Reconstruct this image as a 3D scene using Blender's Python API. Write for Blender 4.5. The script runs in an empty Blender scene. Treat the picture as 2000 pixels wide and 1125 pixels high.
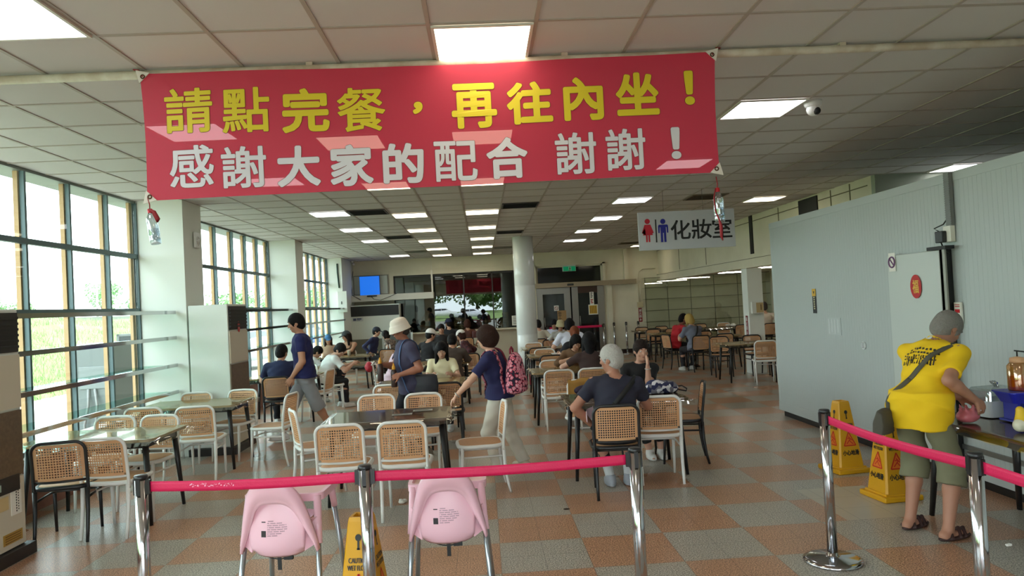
import bpy, bmesh, math, random
import numpy as np
from mathutils import Vector, Matrix
PI = math.pi
random.seed(7)
rng = np.random.default_rng(7)
SC = bpy.context.scene
COL = SC.collection
H = 3.3126                 # ceiling height
EYE = 1.7426

# ---------------------------------------------------------------- camera
def basis(yaw=.0424, pitch=.0218, roll=-.0515):
    cy, sy, cp, sp, cr, sr = math.cos(yaw), math.sin(yaw), math.cos(pitch), math.sin(pitch), math.cos(roll), math.sin(roll)
    f = Vector((sy*cp, cy*cp, sp)); r = Vector((cy, -sy, 0)); u = r.cross(f)
    return r*cr + u*sr, -r*sr + u*cr, f
cr_, cu_, cf_ = basis()
camd = bpy.data.cameras.new('camera')
cam = bpy.data.objects.new('camera', camd); COL.objects.link(cam)
camd.sensor_fit = 'HORIZONTAL'; camd.sensor_width = 36.0; camd.lens = 1411.9*36/2000
camd.clip_start = .05; camd.clip_end = 600
m = Matrix((cr_, cu_, -cf_)).transposed().to_4x4(); m.translation = Vector((0, 0, EYE))
cam.matrix_world = m
SC.camera = cam

# ---------------------------------------------------------------- light
w = bpy.data.worlds.new('sky'); SC.world = w; w.use_nodes = True
bg = w.node_tree.nodes['Background']
bg.inputs[0].default_value = (.82, .93, 1, 1); bg.inputs[1].default_value = 9.2
sd = bpy.data.lights.new('sun', 'SUN'); sd.energy = 4; sd.angle = .01; sd.color = (1, .95, .86)
sun = bpy.data.objects.new('sun', sd); COL.objects.link(sun)
sun.rotation_euler = Vector((-.62, -.10, -1)).to_track_quat('-Z', 'Y').to_euler()
PANEL_WHITE, PANEL_WARM = 5.0, 5.0
vs = SC.view_settings
vs.view_transform = 'Standard'; vs.look = 'None'; vs.gamma = 1; vs.use_curve_mapping = False
vs.exposure = 0.0
SC.cycles.max_bounces = 7; SC.cycles.diffuse_bounces = 4; SC.cycles.glossy_bounces = 3
SC.cycles.transparent_max_bounces = 16; SC.cycles.transmission_bounces = 4
SC.cycles.caustics_reflective = False; SC.cycles.caustics_refractive = False
SC.cycles.sample_clamp_indirect = 8

# ---------------------------------------------------------------- materials
def lin(c):
    return tuple(((v/255)/12.92 if v/255 <= .04045 else ((v/255+.055)/1.055)**2.4) for v in c)
MATS = {}
def mat(name, c, rough=.5, metal=0, spec=.5, emit=0, noise=None, bump=None, alpha=None):
    if name in MATS: return MATS[name]
    mt = bpy.data.materials.new(name); mt.use_nodes = True
    nt = mt.node_tree; b = nt.nodes['Principled BSDF']
    col = (*lin(c), 1)
    b.inputs['Base Color'].default_value = col
    b.inputs['Roughness'].default_value = rough; b.inputs['Metallic'].default_value = metal
    b.inputs['Specular IOR Level'].default_value = spec
    if emit:
        b.inputs['Emission Color'].default_value = col; b.inputs['Emission Strength'].default_value = emit
    if noise:       # (scale, second colour)
        tc = nt.nodes.new('ShaderNodeTexCoord'); n = nt.nodes.new('ShaderNodeTexNoise'); n.inputs['Scale'].default_value = noise[0]
        n.inputs['Detail'].default_value = 4
        mx = nt.nodes.new('ShaderNodeMix'); mx.data_type = 'RGBA'
        rp = nt.nodes.new('ShaderNodeMapRange'); rp.inputs[1].default_value = .35; rp.inputs[2].default_value = .65
        nt.links.new(tc.outputs['Object'], n.inputs['Vector']); nt.links.new(n.outputs[0], rp.inputs[0]); nt.links.new(rp.outputs[0], mx.inputs[0])
        mx.inputs[6].default_value = col; mx.inputs[7].default_value = (*lin(noise[1]), 1)
        nt.links.new(mx.outputs[2], b.inputs['Base Color'])
    if bump:        # (scale, strength)
        tc = nt.nodes.new('ShaderNodeTexCoord'); n = nt.nodes.new('ShaderNodeTexNoise'); n.inputs['Scale'].default_value = bump[0]
        bp = nt.nodes.new('ShaderNodeBump'); bp.inputs['Strength'].default_value = bump[1]; bp.inputs['Distance'].default_value = .02
        nt.links.new(tc.outputs['Object'], n.inputs['Vector']); nt.links.new(n.outputs[0], bp.inputs['Height']); nt.links.new(bp.outputs[0], b.inputs['Normal'])
    if alpha is not None: b.inputs['Alpha'].default_value = alpha
    MATS[name] = mt
    return mt
def clear(name, c, gloss=.1, rough=.02, tint=(255, 255, 255)):
    """thin see-through sheet: straight-through transparency mixed with a little mirror"""
    if name in MATS: return MATS[name]
    mt = bpy.data.materials.new(name); mt.use_nodes = True; nt = mt.node_tree
    nt.nodes.remove(nt.nodes['Principled BSDF'])
    t = nt.nodes.new('ShaderNodeBsdfTransparent'); g = nt.nodes.new('ShaderNodeBsdfGlossy'); mx = nt.nodes.new('ShaderNodeMixShader')
    t.inputs[0].default_value = (*lin(tint), 1); g.inputs[0].default_value = (*lin(c), 1); g.inputs[1].default_value = rough
    mx.inputs[0].default_value = gloss
    nt.links.new(t.outputs[0], mx.inputs[1]); nt.links.new(g.outputs[0], mx.inputs[2])
    nt.links.new(mx.outputs[0], nt.nodes['Material Output'].inputs[0])
    MATS[name] = mt
    return mt
def mth(nt, op, a, b=None, c=None):
    n = nt.nodes.new('ShaderNodeMath'); n.operation = op
    for i, v in enumerate((a, b, c)):
        if v is None: continue
        if isinstance(v, (int, float)): n.inputs[i].default_value = v
        else: nt.links.new(v, n.inputs[i])
    return n.outputs[0]
def mixc(nt, f, a, b):
    n = nt.nodes.new('ShaderNodeMix'); n.data_type = 'RGBA'
    for i, v in ((0, f), (6, a), (7, b)):
        if isinstance(v, (int, float)): n.inputs[i].default_value = v
        elif isinstance(v, tuple): n.inputs[i].default_value = (*lin(v), 1)
        else: nt.links.new(v, n.inputs[i])
    return n.outputs[2]

# ---------------------------------------------------------------- mesh helpers
def tag(o, label=None, cat=None, group=None, kind=None):
    if label: o['label'] = label
    if cat: o['category'] = cat
    if group: o['group'] = group
    if kind: o['kind'] = kind
    return o
def empty(name, loc, rz=0, label=None, cat=None, group=None):
    o = bpy.data.objects.new(name, None); COL.objects.link(o); o.empty_display_size = .1
    o.location = loc; o.rotation_euler = (0, 0, rz)
    return tag(o, label, cat, group)
class MB:
    """collects shapes of one part and links them as one mesh object"""
    def __init__(s): s.v = []; s.f = []; s.n = 0; s.sm = []
    def add(s, vs, fs, smooth=False):
        s.v += [tuple(v) for v in vs]; s.f += [tuple(i+s.n for i in f) for f in fs]; s.sm += [smooth]*len(fs); s.n += len(vs); return s
    def box(s, x0, x1, y0, y1, z0, z1, bev=0):
        if bev:
            bm = bmesh.new(); bmesh.ops.create_cube(bm, size=1)
            for v in bm.verts: v.co = Vector(((x0+x1)/2+v.co.x*(x1-x0), (y0+y1)/2+v.co.y*(y1-y0), (z0+z1)/2+v.co.z*(z1-z0)))
            bmesh.ops.bevel(bm, geom=bm.edges[:], offset=bev, segments=3, affect='EDGES', profile=.5)
            bm.verts.index_update(); s.add([v.co[:] for v in bm.verts], [[v.index for v in f.verts] for f in bm.faces]); bm.free(); return s
        v = [(x, y, z) for x in (x0, x1) for y in (y0, y1) for z in (z0, z1)]
        return s.add(v, [(0, 1, 3, 2), (4, 6, 7, 5), (0, 4, 5, 1), (2, 3, 7, 6), (0, 2, 6, 4), (1, 5, 7, 3)])
    def tube(s, pts, r, n=8, closed=False, flat=1.0, caps=True):
        pts = [Vector(p) for p in pts]; k = len(pts)
        rs = r if isinstance(r, (list, tuple)) else [r]*k
        vs = []; up = None
        for i, p in enumerate(pts):
            a = pts[(i-1) % k] if (closed or i) else p; b = pts[(i+1) % k] if (closed or i < k-1) else p
            t = (b-a).normalized()
            if up is None: up = Vector((0, 0, 1)) if abs(t.z) < .9 else Vector((0, 1, 0))
            x = t.cross(up).normalized(); y = x.cross(t).normalized(); up = y
            for j in range(n):
                an = 2*PI*j/n
                vs.append(p + x*math.cos(an)*rs[i] + y*math.sin(an)*rs[i]*flat)
        fs = []
        for i in range(k if closed else k-1):
            i2 = (i+1) % k
            for j in range(n): fs.append((i*n+j, i*n+(j+1) % n, i2*n+(j+1) % n, i2*n+j))
        s.add(vs, fs, True)
        if caps and not closed:
            s.f += [tuple(s.n-len(vs)+j for j in range(n))[::-1], tuple(s.n-n+j for j in range(n))]; s.sm += [False]*2
        return s
    def lathe(s, prof, c=(0, 0, 0), n=24, caps=True):
        vs = [(c[0]+r*math.cos(2*PI*j/n), c[1]+r*math.sin(2*PI*j/n), c[2]+z) for r, z in prof for j in range(n)]
        fs = [(i*n+j, i*n+(j+1) % n, (i+1)*n+(j+1) % n, (i+1)*n+j) for i in range(len(prof)-1) for j in range(n)]
        s.add(vs, fs, True)
        if caps:
            s.f += [tuple(s.n-len(vs)+j for j in range(n))[::-1], tuple(s.n-n+j for j in range(n))]; s.sm += [False]*2
        return s
    def grid(s, fn, nu, nv, smooth=True):
        vs = [fn(i/nu, j/nv) for j in range(nv+1) for i in range(nu+1)]; w_ = nu+1
        return s.add(vs, [(j*w_+i, j*w_+i+1, (j+1)*w_+i+1, (j+1)*w_+i) for j in range(nv) for i in range(nu)], smooth)
    def prism(s, poly, axis, a, b):
        """poly: 2D points; extruded along axis from a to b"""
        def P(p, t): return {'x': (t, p[0], p[1]), 'y': (p[0], t, p[1]), 'z': (p[0], p[1], t)}[axis]
        k = len(poly)
        s.add([P(p, a) for p in poly]+[P(p, b) for p in poly], [tuple(range(k)), tuple(range(2*k-1, k-1, -1))]+[(i, (i+1) % k, k+(i+1) % k, k+i) for i in range(k)]); return s
    def ball(s, c, r, n=12):
        rx, ry, rz = r if isinstance(r, (tuple, list)) else (r, r, r)
        m_ = n//2
        vs = [(c[0]+rx*math.sin(PI*i/m_)*math.cos(2*PI*j/n), c[1]+ry*math.sin(PI*i/m_)*math.sin(2*PI*j/n), c[2]+rz*math.cos(PI*i/m_)) for i in range(m_+1) for j in range(n)]
        return s.add(vs, [(i*n+j, (i+1)*n+j, (i+1)*n+(j+1) % n, i*n+(j+1) % n) for i in range(m_) for j in range(n)], True)
    def mesh(s, name):
        me = bpy.data.meshes.new(name); me.from_pydata(s.v, [], s.f); me.polygons.foreach_set('use_smooth', s.sm)
        bm = bmesh.new(); bm.from_mesh(me); bmesh.ops.recalc_face_normals(bm, faces=bm.faces[:]); bm.to_mesh(me); bm.free(); return me
    def build(s, name, m_, parent=None, **kw):
        me = s.mesh(name); me.materials.append(m_)
        return link(name, me, parent, **kw)
def link(name, me, parent=None, **kw):
    o = bpy.data.objects.new(name, me); COL.objects.link(o)
    if parent: o.parent = parent
    return tag(o, **kw)
def struct(name, mb, m_, parent=None):
    o = mb.build(name, m_, parent)
    if not parent: o['kind'] = 'structure'
    return o
def copy_tree(o, parent=None):
    c = o.copy(); COL.objects.link(c)
    if parent: c.parent = parent
    for ch in list(o.children): copy_tree(ch, c)
    return c
def rrect(w_, h_, r, n=6):
    """rounded rectangle outline, centred, counter-clockwise"""
    out = []
    for cx, cy, a0 in ((w_/2-r, h_/2-r, 0), (-w_/2+r, h_/2-r, 90), (-w_/2+r, -h_/2+r, 180), (w_/2-r, -h_/2+r, 270)):
        for i in range(n+1):
            a = math.radians(a0+90*i/n); out.append((cx+r*math.cos(a), cy+r*math.sin(a)))
    return out

def glyphs(txt, bold=.02):
    """outline mesh of a text as (verts Nx2 array, faces), scaled to its own bounding box 0..1"""
    cu = bpy.data.curves.new('lettering', 'FONT'); cu.body = txt; cu.size = 1; cu.offset = bold; cu.resolution_u = 4; cu.fill_mode = 'FRONT'
    o = bpy.data.objects.new('lettering', cu); COL.objects.link(o)
    dg = bpy.context.evaluated_depsgraph_get(); me = bpy.data.meshes.new_from_object(o.evaluated_get(dg))
    v = np.array([p.co[:2] for p in me.vertices]); f = [tuple(p.vertices) for p in me.polygons]
    bpy.data.objects.remove(o); bpy.data.curves.remove(cu); bpy.data.meshes.remove(me)
    lo, hi = v.min(0), v.max(0); asp = (hi[0]-lo[0])/max(hi[1]-lo[1], 1e-6)
    return (v-lo)/np.maximum(hi-lo, 1e-6), f, asp
def put_text(mb, txt, o, ux, uy, w_=None, h_=1.0, bold=.02):
    """text laid from lower-left corner o along ux (unit) and uy (unit); w_ wide (or natural), h_ tall"""
    v, f, asp = glyphs(txt, 0); o, ux, uy = Vector(o), Vector(ux), Vector(uy); nn = ux.cross(uy)
    if w_ is None: w_ = asp*h_
    r = bold*h_/len(txt)**.5
    for i in range(5 if bold else 1):
        d = ux*(r*math.cos(i*PI/2+.78))+uy*(r*math.sin(i*PI/2+.78)) if i < 4 and bold else ux*0
        mb.add([o+ux*(a*w_)+uy*(b*h_)+d+nn*(i*.00003) for a, b in v], f)
    return mb
# ================================================================ structure
def ray_(x, y): return cr_*((x-1000)/1411.9) + cu_*((562.5-y)/1411.9) + cf_
cream = mat('cream_paint', (226, 218, 196), .6, noise=(1.5, (216, 207, 184)))
white_wall = mat('white_wall_paint', (232, 234, 226), .6)
grey_wall = mat('greyed_wall_paint', (196, 194, 182), .6)

# floor: terrazzo checker, blocks of 0.6 m made of four 0.3 m tiles
def floor_mat():
    mt = bpy.data.materials.new('terrazzo_checker'); mt.use_nodes = True; nt = mt.node_tree; b = nt.nodes['Principled BSDF']
    tc = nt.nodes.new('ShaderNodeTexCoord'); sx = nt.nodes.new('ShaderNodeSeparateXYZ'); nt.links.new(tc.outputs['Object'], sx.inputs[0])
    X = mth(nt, 'SUBTRACT', sx.outputs[0], .0405); Y = mth(nt, 'SUBTRACT', sx.outputs[1], 6.5243)
    ix = mth(nt, 'FLOOR', mth(nt, 'DIVIDE', X, .6)); iy = mth(nt, 'FLOOR', mth(nt, 'DIVIDE', Y, .6))
    par = mth(nt, 'FLOORED_MODULO', mth(nt, 'ADD', ix, iy), 2)
    n1 = nt.nodes.new('ShaderNodeTexNoise'); n1.inputs['Scale'].default_value = 110; n1.inputs['Detail'].default_value = 2
    n2 = nt.nodes.new('ShaderNodeTexNoise'); n2.inputs['Scale'].default_value = .9; n2.inputs['Detail'].default_value = 3
    nt.links.new(tc.outputs['Object'], n1.inputs[0]); nt.links.new(tc.outputs['Object'], n2.inputs[0])
    sp = nt.nodes.new('ShaderNodeMapRange'); sp.inputs[1].default_value = .42; sp.inputs[2].default_value = .60
    nt.links.new(n1.outputs[0], sp.inputs[0])
    grey = mixc(nt, sp.outputs[0], (122, 117, 108), (208, 201, 187)); terra = mixc(nt, sp.outputs[0], (132, 88, 64), (222, 172, 136))
    c = mixc(nt, par, terra, grey)
    # a patch of plain replacement tiles
    a = mth(nt, 'MULTIPLY', mth(nt, 'GREATER_THAN', sx.outputs[0], 2.6405), mth(nt, 'LESS_THAN', sx.outputs[0], 3.2405))
    bq = mth(nt, 'MULTIPLY', mth(nt, 'GREATER_THAN', sx.outputs[1], 5.3243), mth(nt, 'LESS_THAN', sx.outputs[1], 6.2243))
    plain = mth(nt, 'MULTIPLY', a, bq)
    c = mixc(nt, plain, c, (190, 182, 164))
    # worn stretches away from the entrance
    wr = nt.nodes.new('ShaderNodeMapRange'); wr.inputs[1].default_value = .35; wr.inputs[2].default_value = .75; wr.inputs[3].default_value = 0; wr.inputs[4].default_value = .3
    nt.links.new(n2.outputs[0], wr.inputs[0]); c = mixc(nt, wr.outputs[0], c, (150, 126, 102))
    # joints
    def joint(v, step, wd):
        fr = mth(nt, 'FRACT', mth(nt, 'DIVIDE', v, step)); return mth(nt, 'GREATER_THAN', mth(nt, 'ABSOLUTE', mth(nt, 'SUBTRACT', fr, .5)), .5-wd/step/2)
    j = mth(nt, 'MAXIMUM', joint(X, .3, .003), joint(Y, .3, .003))
    c = mixc(nt, mth(nt, 'MULTIPLY', j, .65), c, (60, 52, 44))
    nt.links.new(c, b.inputs['Base Color'])
    rg = nt.nodes.new('ShaderNodeMapRange'); rg.inputs[3].default_value = .24; rg.inputs[4].default_value = .34
    nt.links.new(n2.outputs[0], rg.inputs[0]); nt.links.new(rg.outputs[0], b.inputs['Roughness'])
    b.inputs['Specular IOR Level'].default_value = .45
    return mt
struct('floor', MB().box(-4.75, 9.2, -3.1, 22.9, -.12, 0), floor_mat())

def tile_mat():
    mt = bpy.data.materials.new('ceiling_board'); mt.use_nodes = True; nt = mt.node_tree; b = nt.nodes['Principled BSDF']
    tc = nt.nodes.new('ShaderNodeTexCoord'); sx = nt.nodes.new('ShaderNodeSeparateXYZ'); nt.links.new(tc.outputs['Object'], sx.inputs[0])
    cx = nt.nodes.new('ShaderNodeCombineXYZ')
    for i, o0 in ((0, -.2208), (1, 3.9796)):
        nt.links.new(mth(nt, 'FLOOR', mth(nt, 'DIVIDE', mth(nt, 'SUBTRACT', sx.outputs[i], o0), .6)), cx.inputs[i])
    wn = nt.nodes.new('ShaderNodeTexWhiteNoise'); nt.links.new(cx.outputs[0], wn.inputs[0])
    nt.links.new(mixc(nt, wn.outputs[0], (206, 202, 199), (215, 211, 208)), b.inputs['Base Color'])
    b.inputs['Roughness'].default_value = .8
    return mt
struct('ceiling', MB().box(-4.75, 9.2, -3.1, 22.9, H, H+.15), tile_mat())
g = MB()
for i in range(-8, 17):
    x = -.2208+.6*i
    if -4.4 < x < 9: g.box(x-.012, x+.012, -3, 22.78, H-.007, H+.01)
for j in range(-12, 32):
    y = 3.9796+.6*j
    if -3 < y < 22.75: g.box(-4.45, 9, y-.012, y+.012, H-.006, H+.01)
struct('trim_1', g, mat('ceiling_bar', (176, 166, 156), .5))
# roof with eaves so that the sun stays out of the windows
struct('roof', MB().box(-5.2, 9.6, -3.3, 23.3, H+.2, H+.6), grey_wall)

# ---- window wall
teal = mat('teal_window_steel', (92, 112, 116), .45, .1)
tan = mat('tan_mullion_paint', (196, 158, 112), .6)
red_brick = mat('reddish_low_wall', (150, 104, 88), .6, noise=(6, (128, 84, 70)))
pane_m = clear('window_glass', (255, 255, 255), .05, .0, (246, 251, 248))
low = MB().box(-4.72, -4.34, -3, 22.9, 0, .50)
struct('wall_left', low, red_brick)
struct('trim_2', MB().box(-4.74, -4.30, -3, 22.9, .50, .53), mat('stone_sill', (168, 160, 150), .35))
struct('trim_3', MB().box(-4.72, -4.40, -3, 22.9, H-.03, H), mat('window_head', (120, 128, 122), .5))
pill = MB()
for y0, y1, x1 in ((9.49, 10.10, -3.81), (15.26, 15.9, -3.84), (20.95, 22.9, -3.98), (4.0, 4.5, -3.85), (-3.0, -2.4, -3.85)):
    pill.box(-4.46, x1, y0, y1, 0, H)
struct('wall_pillars', pill, white_wall)
bays = [(-2.4, 4.0, [-1.6, -.8, 0, .8, 1.6, 2.4, 3.2]), (4.5, 9.49, [4.95, 5.65, 6.42, 7.22, 7.99, 8.78]), (10.10, 15.26, [10.7, 11.45, 12.27, 13.11, 13.82, 14.54]), (15.9, 20.95, [16.6, 17.3, 18.05, 18.8, 19.5, 20.25])]
for bi, (y0, y1, mu) in enumerate(bays):
    f = MB(); tn = MB()
    for k, y in enumerate(mu): 
        f.box(-4.44, -4.395, y-.016, y+.016, .53, H-.03)
        tn.box(-4.49, -4.445, y-.035, y+.035, .53, H-.03)
    for z in (2.595, 1.90, 1.12): f.box(-4.44, -4.39, y0, y1, z-.028, z+.028)
    for y in (y0+.012, y1-.012): f.box(-4.44, -4.385, y-.012, y+.012, .53, H-.03); 
    tn.box(-4.48, -4.445, y1-.09, y1-.02, .53, H-.03)
    f.box(-4.44, -4.38, y0, y1, .53, .575)
    o = struct('window_%d' % (bi+1), f, teal)
    tn.build('mullion', tan, o)
    p = MB().box(-4.418, -4.412, y0+.03, y1-.03, .56, H-.03).build('pane', pane_m, o)
    if bi == 0: continue
    # glass display shelves with chrome front edges along the windows
    chrome = mat('chrome', (210, 212, 214), .12, 1)
    shelf_glass = clear('shelf_glass', (235, 255, 250), .08, .02, (226, 240, 236))
    for z in (1.855, 1.53, 1.18, .84):
        if z < .9 and bi > 1: continue
        nm = {1: 'long window beside the banner', 2: 'middle window behind the cooler cabinet', 3: 'last window by the back wall'}[bi]
        lv = {1.855: 'topmost', 1.53: 'second from top', 1.18: 'third from top', .84: 'lowest'}[z]
        t = empty('glass_shelf', (-4.15, (y0+y1)/2, z), 0, 'chrome edged glass shelf across the %s, %s' % (nm, lv), 'shelf', 'window shelves')
        ya = max(y0, 5.9 if bi == 1 else 10.27 if bi == 2 else y0); t.location.y = (ya+y1)/2; L = (y1-ya)/2-.02
        MB().box(-.22, .19, -L, L, -.006, .004).build('glass_board', shelf_glass, t)
        MB().box(.19, .215, -L, L, -.022, .022).build('edge_bar', chrome, t)

# ---- back wall with serving window and doorway
bw = MB()
Y0, Y1 = 22.8, 23.0
bw.box(-4.74, -2.74, Y0, Y1, 0, H).box(-2.74, 1.05, Y0, Y1, 2.80, H).box(-2.74, 1.05, Y0, Y1, 0, 1.0)
bw.box(1.05, 1.73, Y0, Y1, 0, H).box(1.73, 3.87, Y0, Y1, 2.88, H).box(3.87, 9.2, Y0, Y1, 0, H)
struct('wall_back', bw, cream)
struct('baseboard_back', MB().box(3.9, 5.0, 22.76, 22.8, 0, .13), mat('dark_skirting', (52, 36, 32), .4))
struct('trim_4', MB().box(-2.86, -2.74, 22.74, 22.8, 1.9, 2.86).box(-2.74, 1.05, 22.74, 22.8, 2.80, 2.86).box(-4.0, 1.05, 22.77, 22.8, 2.95, 2.97).box(-2.8, 1.1, 22.5, 22.82, .96, 1.0), cream)
struct('trim_5', MB().box(3.97, 4.12, 22.72, 22.8, 0, 2.25).box(4.55, 4.67, 22.72, 22.8, 2.33, H).box(1.68, 1.74, 22.72, 22.8, 2.3, 2.92).box(3.86, 3.94, 22.72, 22.8, 2.3, 2.92).box(1.68, 3.94, 22.72, 22.8, 2.87, 2.94), cream)
# serving window
dark_fr = mat('dark_window_frame', (46, 44, 40), .4)
f = MB().box(-2.74, 1.05, 22.84, 22.9, 2.74, 2.8)
for x in (-2.72, -.55, .35, 1.03): f.box(x-.02, x+.02, 22.84, 22.9, 1.0, 2.78)
kw = struct('window_5', f, dark_fr)
MB().box(-2.72, 1.03, 22.86, 22.866, 1.0, 2.76).build('pane', clear('serving_glass', (255, 255, 255), .075, .0, (190, 200, 196)), kw)
# kitchen behind
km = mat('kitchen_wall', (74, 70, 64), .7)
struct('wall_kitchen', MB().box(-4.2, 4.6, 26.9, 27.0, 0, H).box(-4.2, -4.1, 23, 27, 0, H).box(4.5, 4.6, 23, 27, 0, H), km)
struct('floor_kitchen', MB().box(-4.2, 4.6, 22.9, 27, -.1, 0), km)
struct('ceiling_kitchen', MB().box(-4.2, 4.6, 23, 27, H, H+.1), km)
# doorway: steel framed doors, transom
steel = mat('brushed_steel', (168, 166, 160), .3, .9, bump=(60, .05))
dark_glass = mat('dark_door_glass', (30, 32, 32), .06, 0, .7)
bm_ = mat('brown_steel_panel', (86, 66, 58), .3, .5)
d = MB().box(1.73, 1.80, 22.82, 22.88, 2.33, 2.88).box(3.80, 3.87, 22.82, 22.88, 2.33, 2.88).box(1.73, 3.87, 22.82, 22.88, 2.82, 2.88)
tr = struct('window_6', d, cream); MB().box(1.8, 3.8, 22.84, 22.86, 2.33, 2.82).build('pane', dark_glass, tr)
struct('trim_6', MB().box(1.66, 4.9, 22.62, 22.8, 2.18, 2.33), mat('tan_steel_header', (176, 160, 136), .35, .6))
for nm, x0, x1 in (('door_1', 1.74, 2.80), ('door_2', 2.84, 3.87)):
    y = 22.80 if nm == 'door_1' else 22.76
    d = MB()
    a, b_ = (.18, .20) if nm == 'door_1' else (.2, .21)
    d.box(x0, x0+a, y, y+.05, 0, 2.17).box(x1-b_, x1, y, y+.05, 0, 2.17).box(x0+a, x1-b_, y, y+.05, 0, .12).box(x0+a, x1-b_, y, y+.05, 1.98, 2.17)
    o = struct(nm, d, steel)
    MB().box(x0+a, x1-b_, y+.02, y+.03, .12, 1.98).build('pane', dark_glass, o)
    if nm == 'door_2': MB().box(x0+a, x1-b_, y-.004, y+.02, 1.97, 2.17).build('top_panel', bm_, o)
    MB().tube([(x0+a+.03, y-.05, .95), (x0+a+.03, y-.05, 1.25)], .012).tube([(x0+a+.03, y, .97), (x0+a+.03, y-.05, .97)], .008).tube([(x0+a+.03, y, 1.23), (x0+a+.03, y-.05, 1.23)], .008).build('handle', steel, o)
# ---- right side: clerestory wall on a beam, alcove with shelves
seam = mat('panel_seam', (120, 112, 90), .8)  # darker strips along the wall's panel seams
rw = MB().box(5.65, 5.8, 10.1, 22.8, 2.45, H)
struct('wall_right', rw, cream)
struct('beam', MB().box(5.60, 5.9, 10.1, 22.8, 2.24, 2.45), cream)
sl = MB()
for y in (20.3, 17.85, 13.35, 11.3, 10.7): sl.box(5.642, 5.652, y-.012, y+.012, 2.47, H-.02)
sl.box(5.642, 5.652, 10.2, 22.8, 3.18, 3.195).box(5.592, 5.602, 10.2, 22.8, 2.42, 2.43)
struct('trim_7', sl, seam)
blk = mat('black_void', (14, 14, 14), .5)
struct('trim_8', MB().box(5.63, 5.655, 14.66, 14.82, 2.52, H).box(5.63, 5.655, 11.75, 12.45, 2.6, H-.03), blk)
struct('wall_end', MB().box(5.65, 9.2, 10.0, 10.1, 2.24, H), mat('grey_green_paint', (150, 156, 140), .6))
struct('wall_far_right', MB().box(9.1, 9.2, -3, 22.8, 0, H), cream)
struct('ceiling_alcove', MB().box(5.9, 9.1, 10.1, 22.8, 2.36, 2.44), cream)
struct('pillar', MB().box(5.65, 5.97, 15.15, 15.48, 0, 2.24), white_wall)
struct('column', MB().lathe([(.243, 0), (.243, 1.0), (.24, 1.005), (.243, 1.01), (.243, 2.15), (.24, 2.155), (.243, 2.16), (.243, H)], (1.03, 17.1, 0), 40), mat('glossy_white_tile', (226, 230, 228), .18))
# wall behind the camera with the open shop front
struct('wall_front', MB().box(-4.74, -3.2, -3.1, -3.0, 0, H).box(2.0, 9.2, -3.1, -3.0, 0, H).box(-3.2, 2.0, -3.1, -3.0, 2.5, H), cream)

# glass display shelving on the alcove's back wall
shm = clear('cabinet_glass', (240, 255, 250), .10, .02, (240, 244, 236)); dkm = mat('dark_metal_strip', (86, 82, 66), .4, .3)
t = empty('shelf_rack', (7.1, 22.78, 0), 0, 'glass fronted wall of thin dark shelves in the alcove behind the far tables', 'shelving')
for z in (.55, .95, 1.30, 1.66, 2.02, 2.33):
    b_ = MB().box(-2.0, 1.98, -.34, 0, z-.008, z+.008); b_.build('shelf', shm, t)
    MB().box(-2.0, 1.98, -.352, -.338, z-.008, z+.008).build('shelf_edge', dkm, t)
for x in (-1.98, -1.28, -.55, .2, .95, 1.7): MB().box(x-.007, x+.007, -.36, -.335, .0, 2.34).build('upright', dkm, t)
MB().box(-2.0, 2.0, -.372, -.368, .1, 2.3).build('pane', clear('cabinet_front_glass', (255, 255, 255), .08, .0, (244, 246, 240)), t)

# ---- walk-in cold room
cold = mat('ribbed_white_panel', (180, 187, 184), .45, .0)
X0 = 4.08
c = empty('cold_room', (X0, 5, 0), 0, 'large grey-white ribbed walk-in cold room with a sliding door', 'cold room')
def rib(mb, y0, y1, z0, z1):
    n = int((y1-y0)/.055)
    for i in range(n):
        a = y0+(y1-y0)*i/n; b_ = y0+(y1-y0)*(i+1)/n
        mb.box(-.0009, .02, a+.003, b_-.003, z0, z1)
body = MB().box(0, 3.2, -5.5, 4.98, .08, 2.66)
rib(body, -5.45, 4.95, .2, 2.62)
body.box(-.006, .05, -5.5, 4.98, .08, .2).box(-.006, .05, -5.5, 4.98, 2.60, 2.68)
body.build('wall_panel', cold, c)
MB().box(.03, 3.1, -5.45, 4.9, 0, .08).build('plinth', blk, c)
dm = MB().box(-.075, -.008, 1.12, 1.96, .12, 2.02, .006)
do = dm.build('door', mat('cold_door_white', (196, 202, 196), .4), c)
MB().box(-.09, -.075, 1.05, 1.13, .12, 2.02).build('door_edge', mat('alu', (150, 148, 138), .4, .6), do)
MB().box(-.09, -.005, 1.085, 1.12, .12, 2.02).build('seal', blk, do)
MB().box(-.12, -.04, .99, 1.25, 2.02, 2.05).build('top_roller', blk, c)
hd = MB().tube([(-.09, 1.07, 1.07), (-.16, 1.07, 1.07)], .022, 12).lathe([(.05, -.012), (.055, 0), (.05, .012)], (-.17, 1.05, 1.07), 16)
hd.build('handle', mat('dark_handle', (50, 50, 50), .35, .6), do)
MB().box(-.02, .0, -.2, 1.9, .3, .34).build('floor_rail', mat('rail_alu', (130, 130, 126), .4, .6), c)
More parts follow.
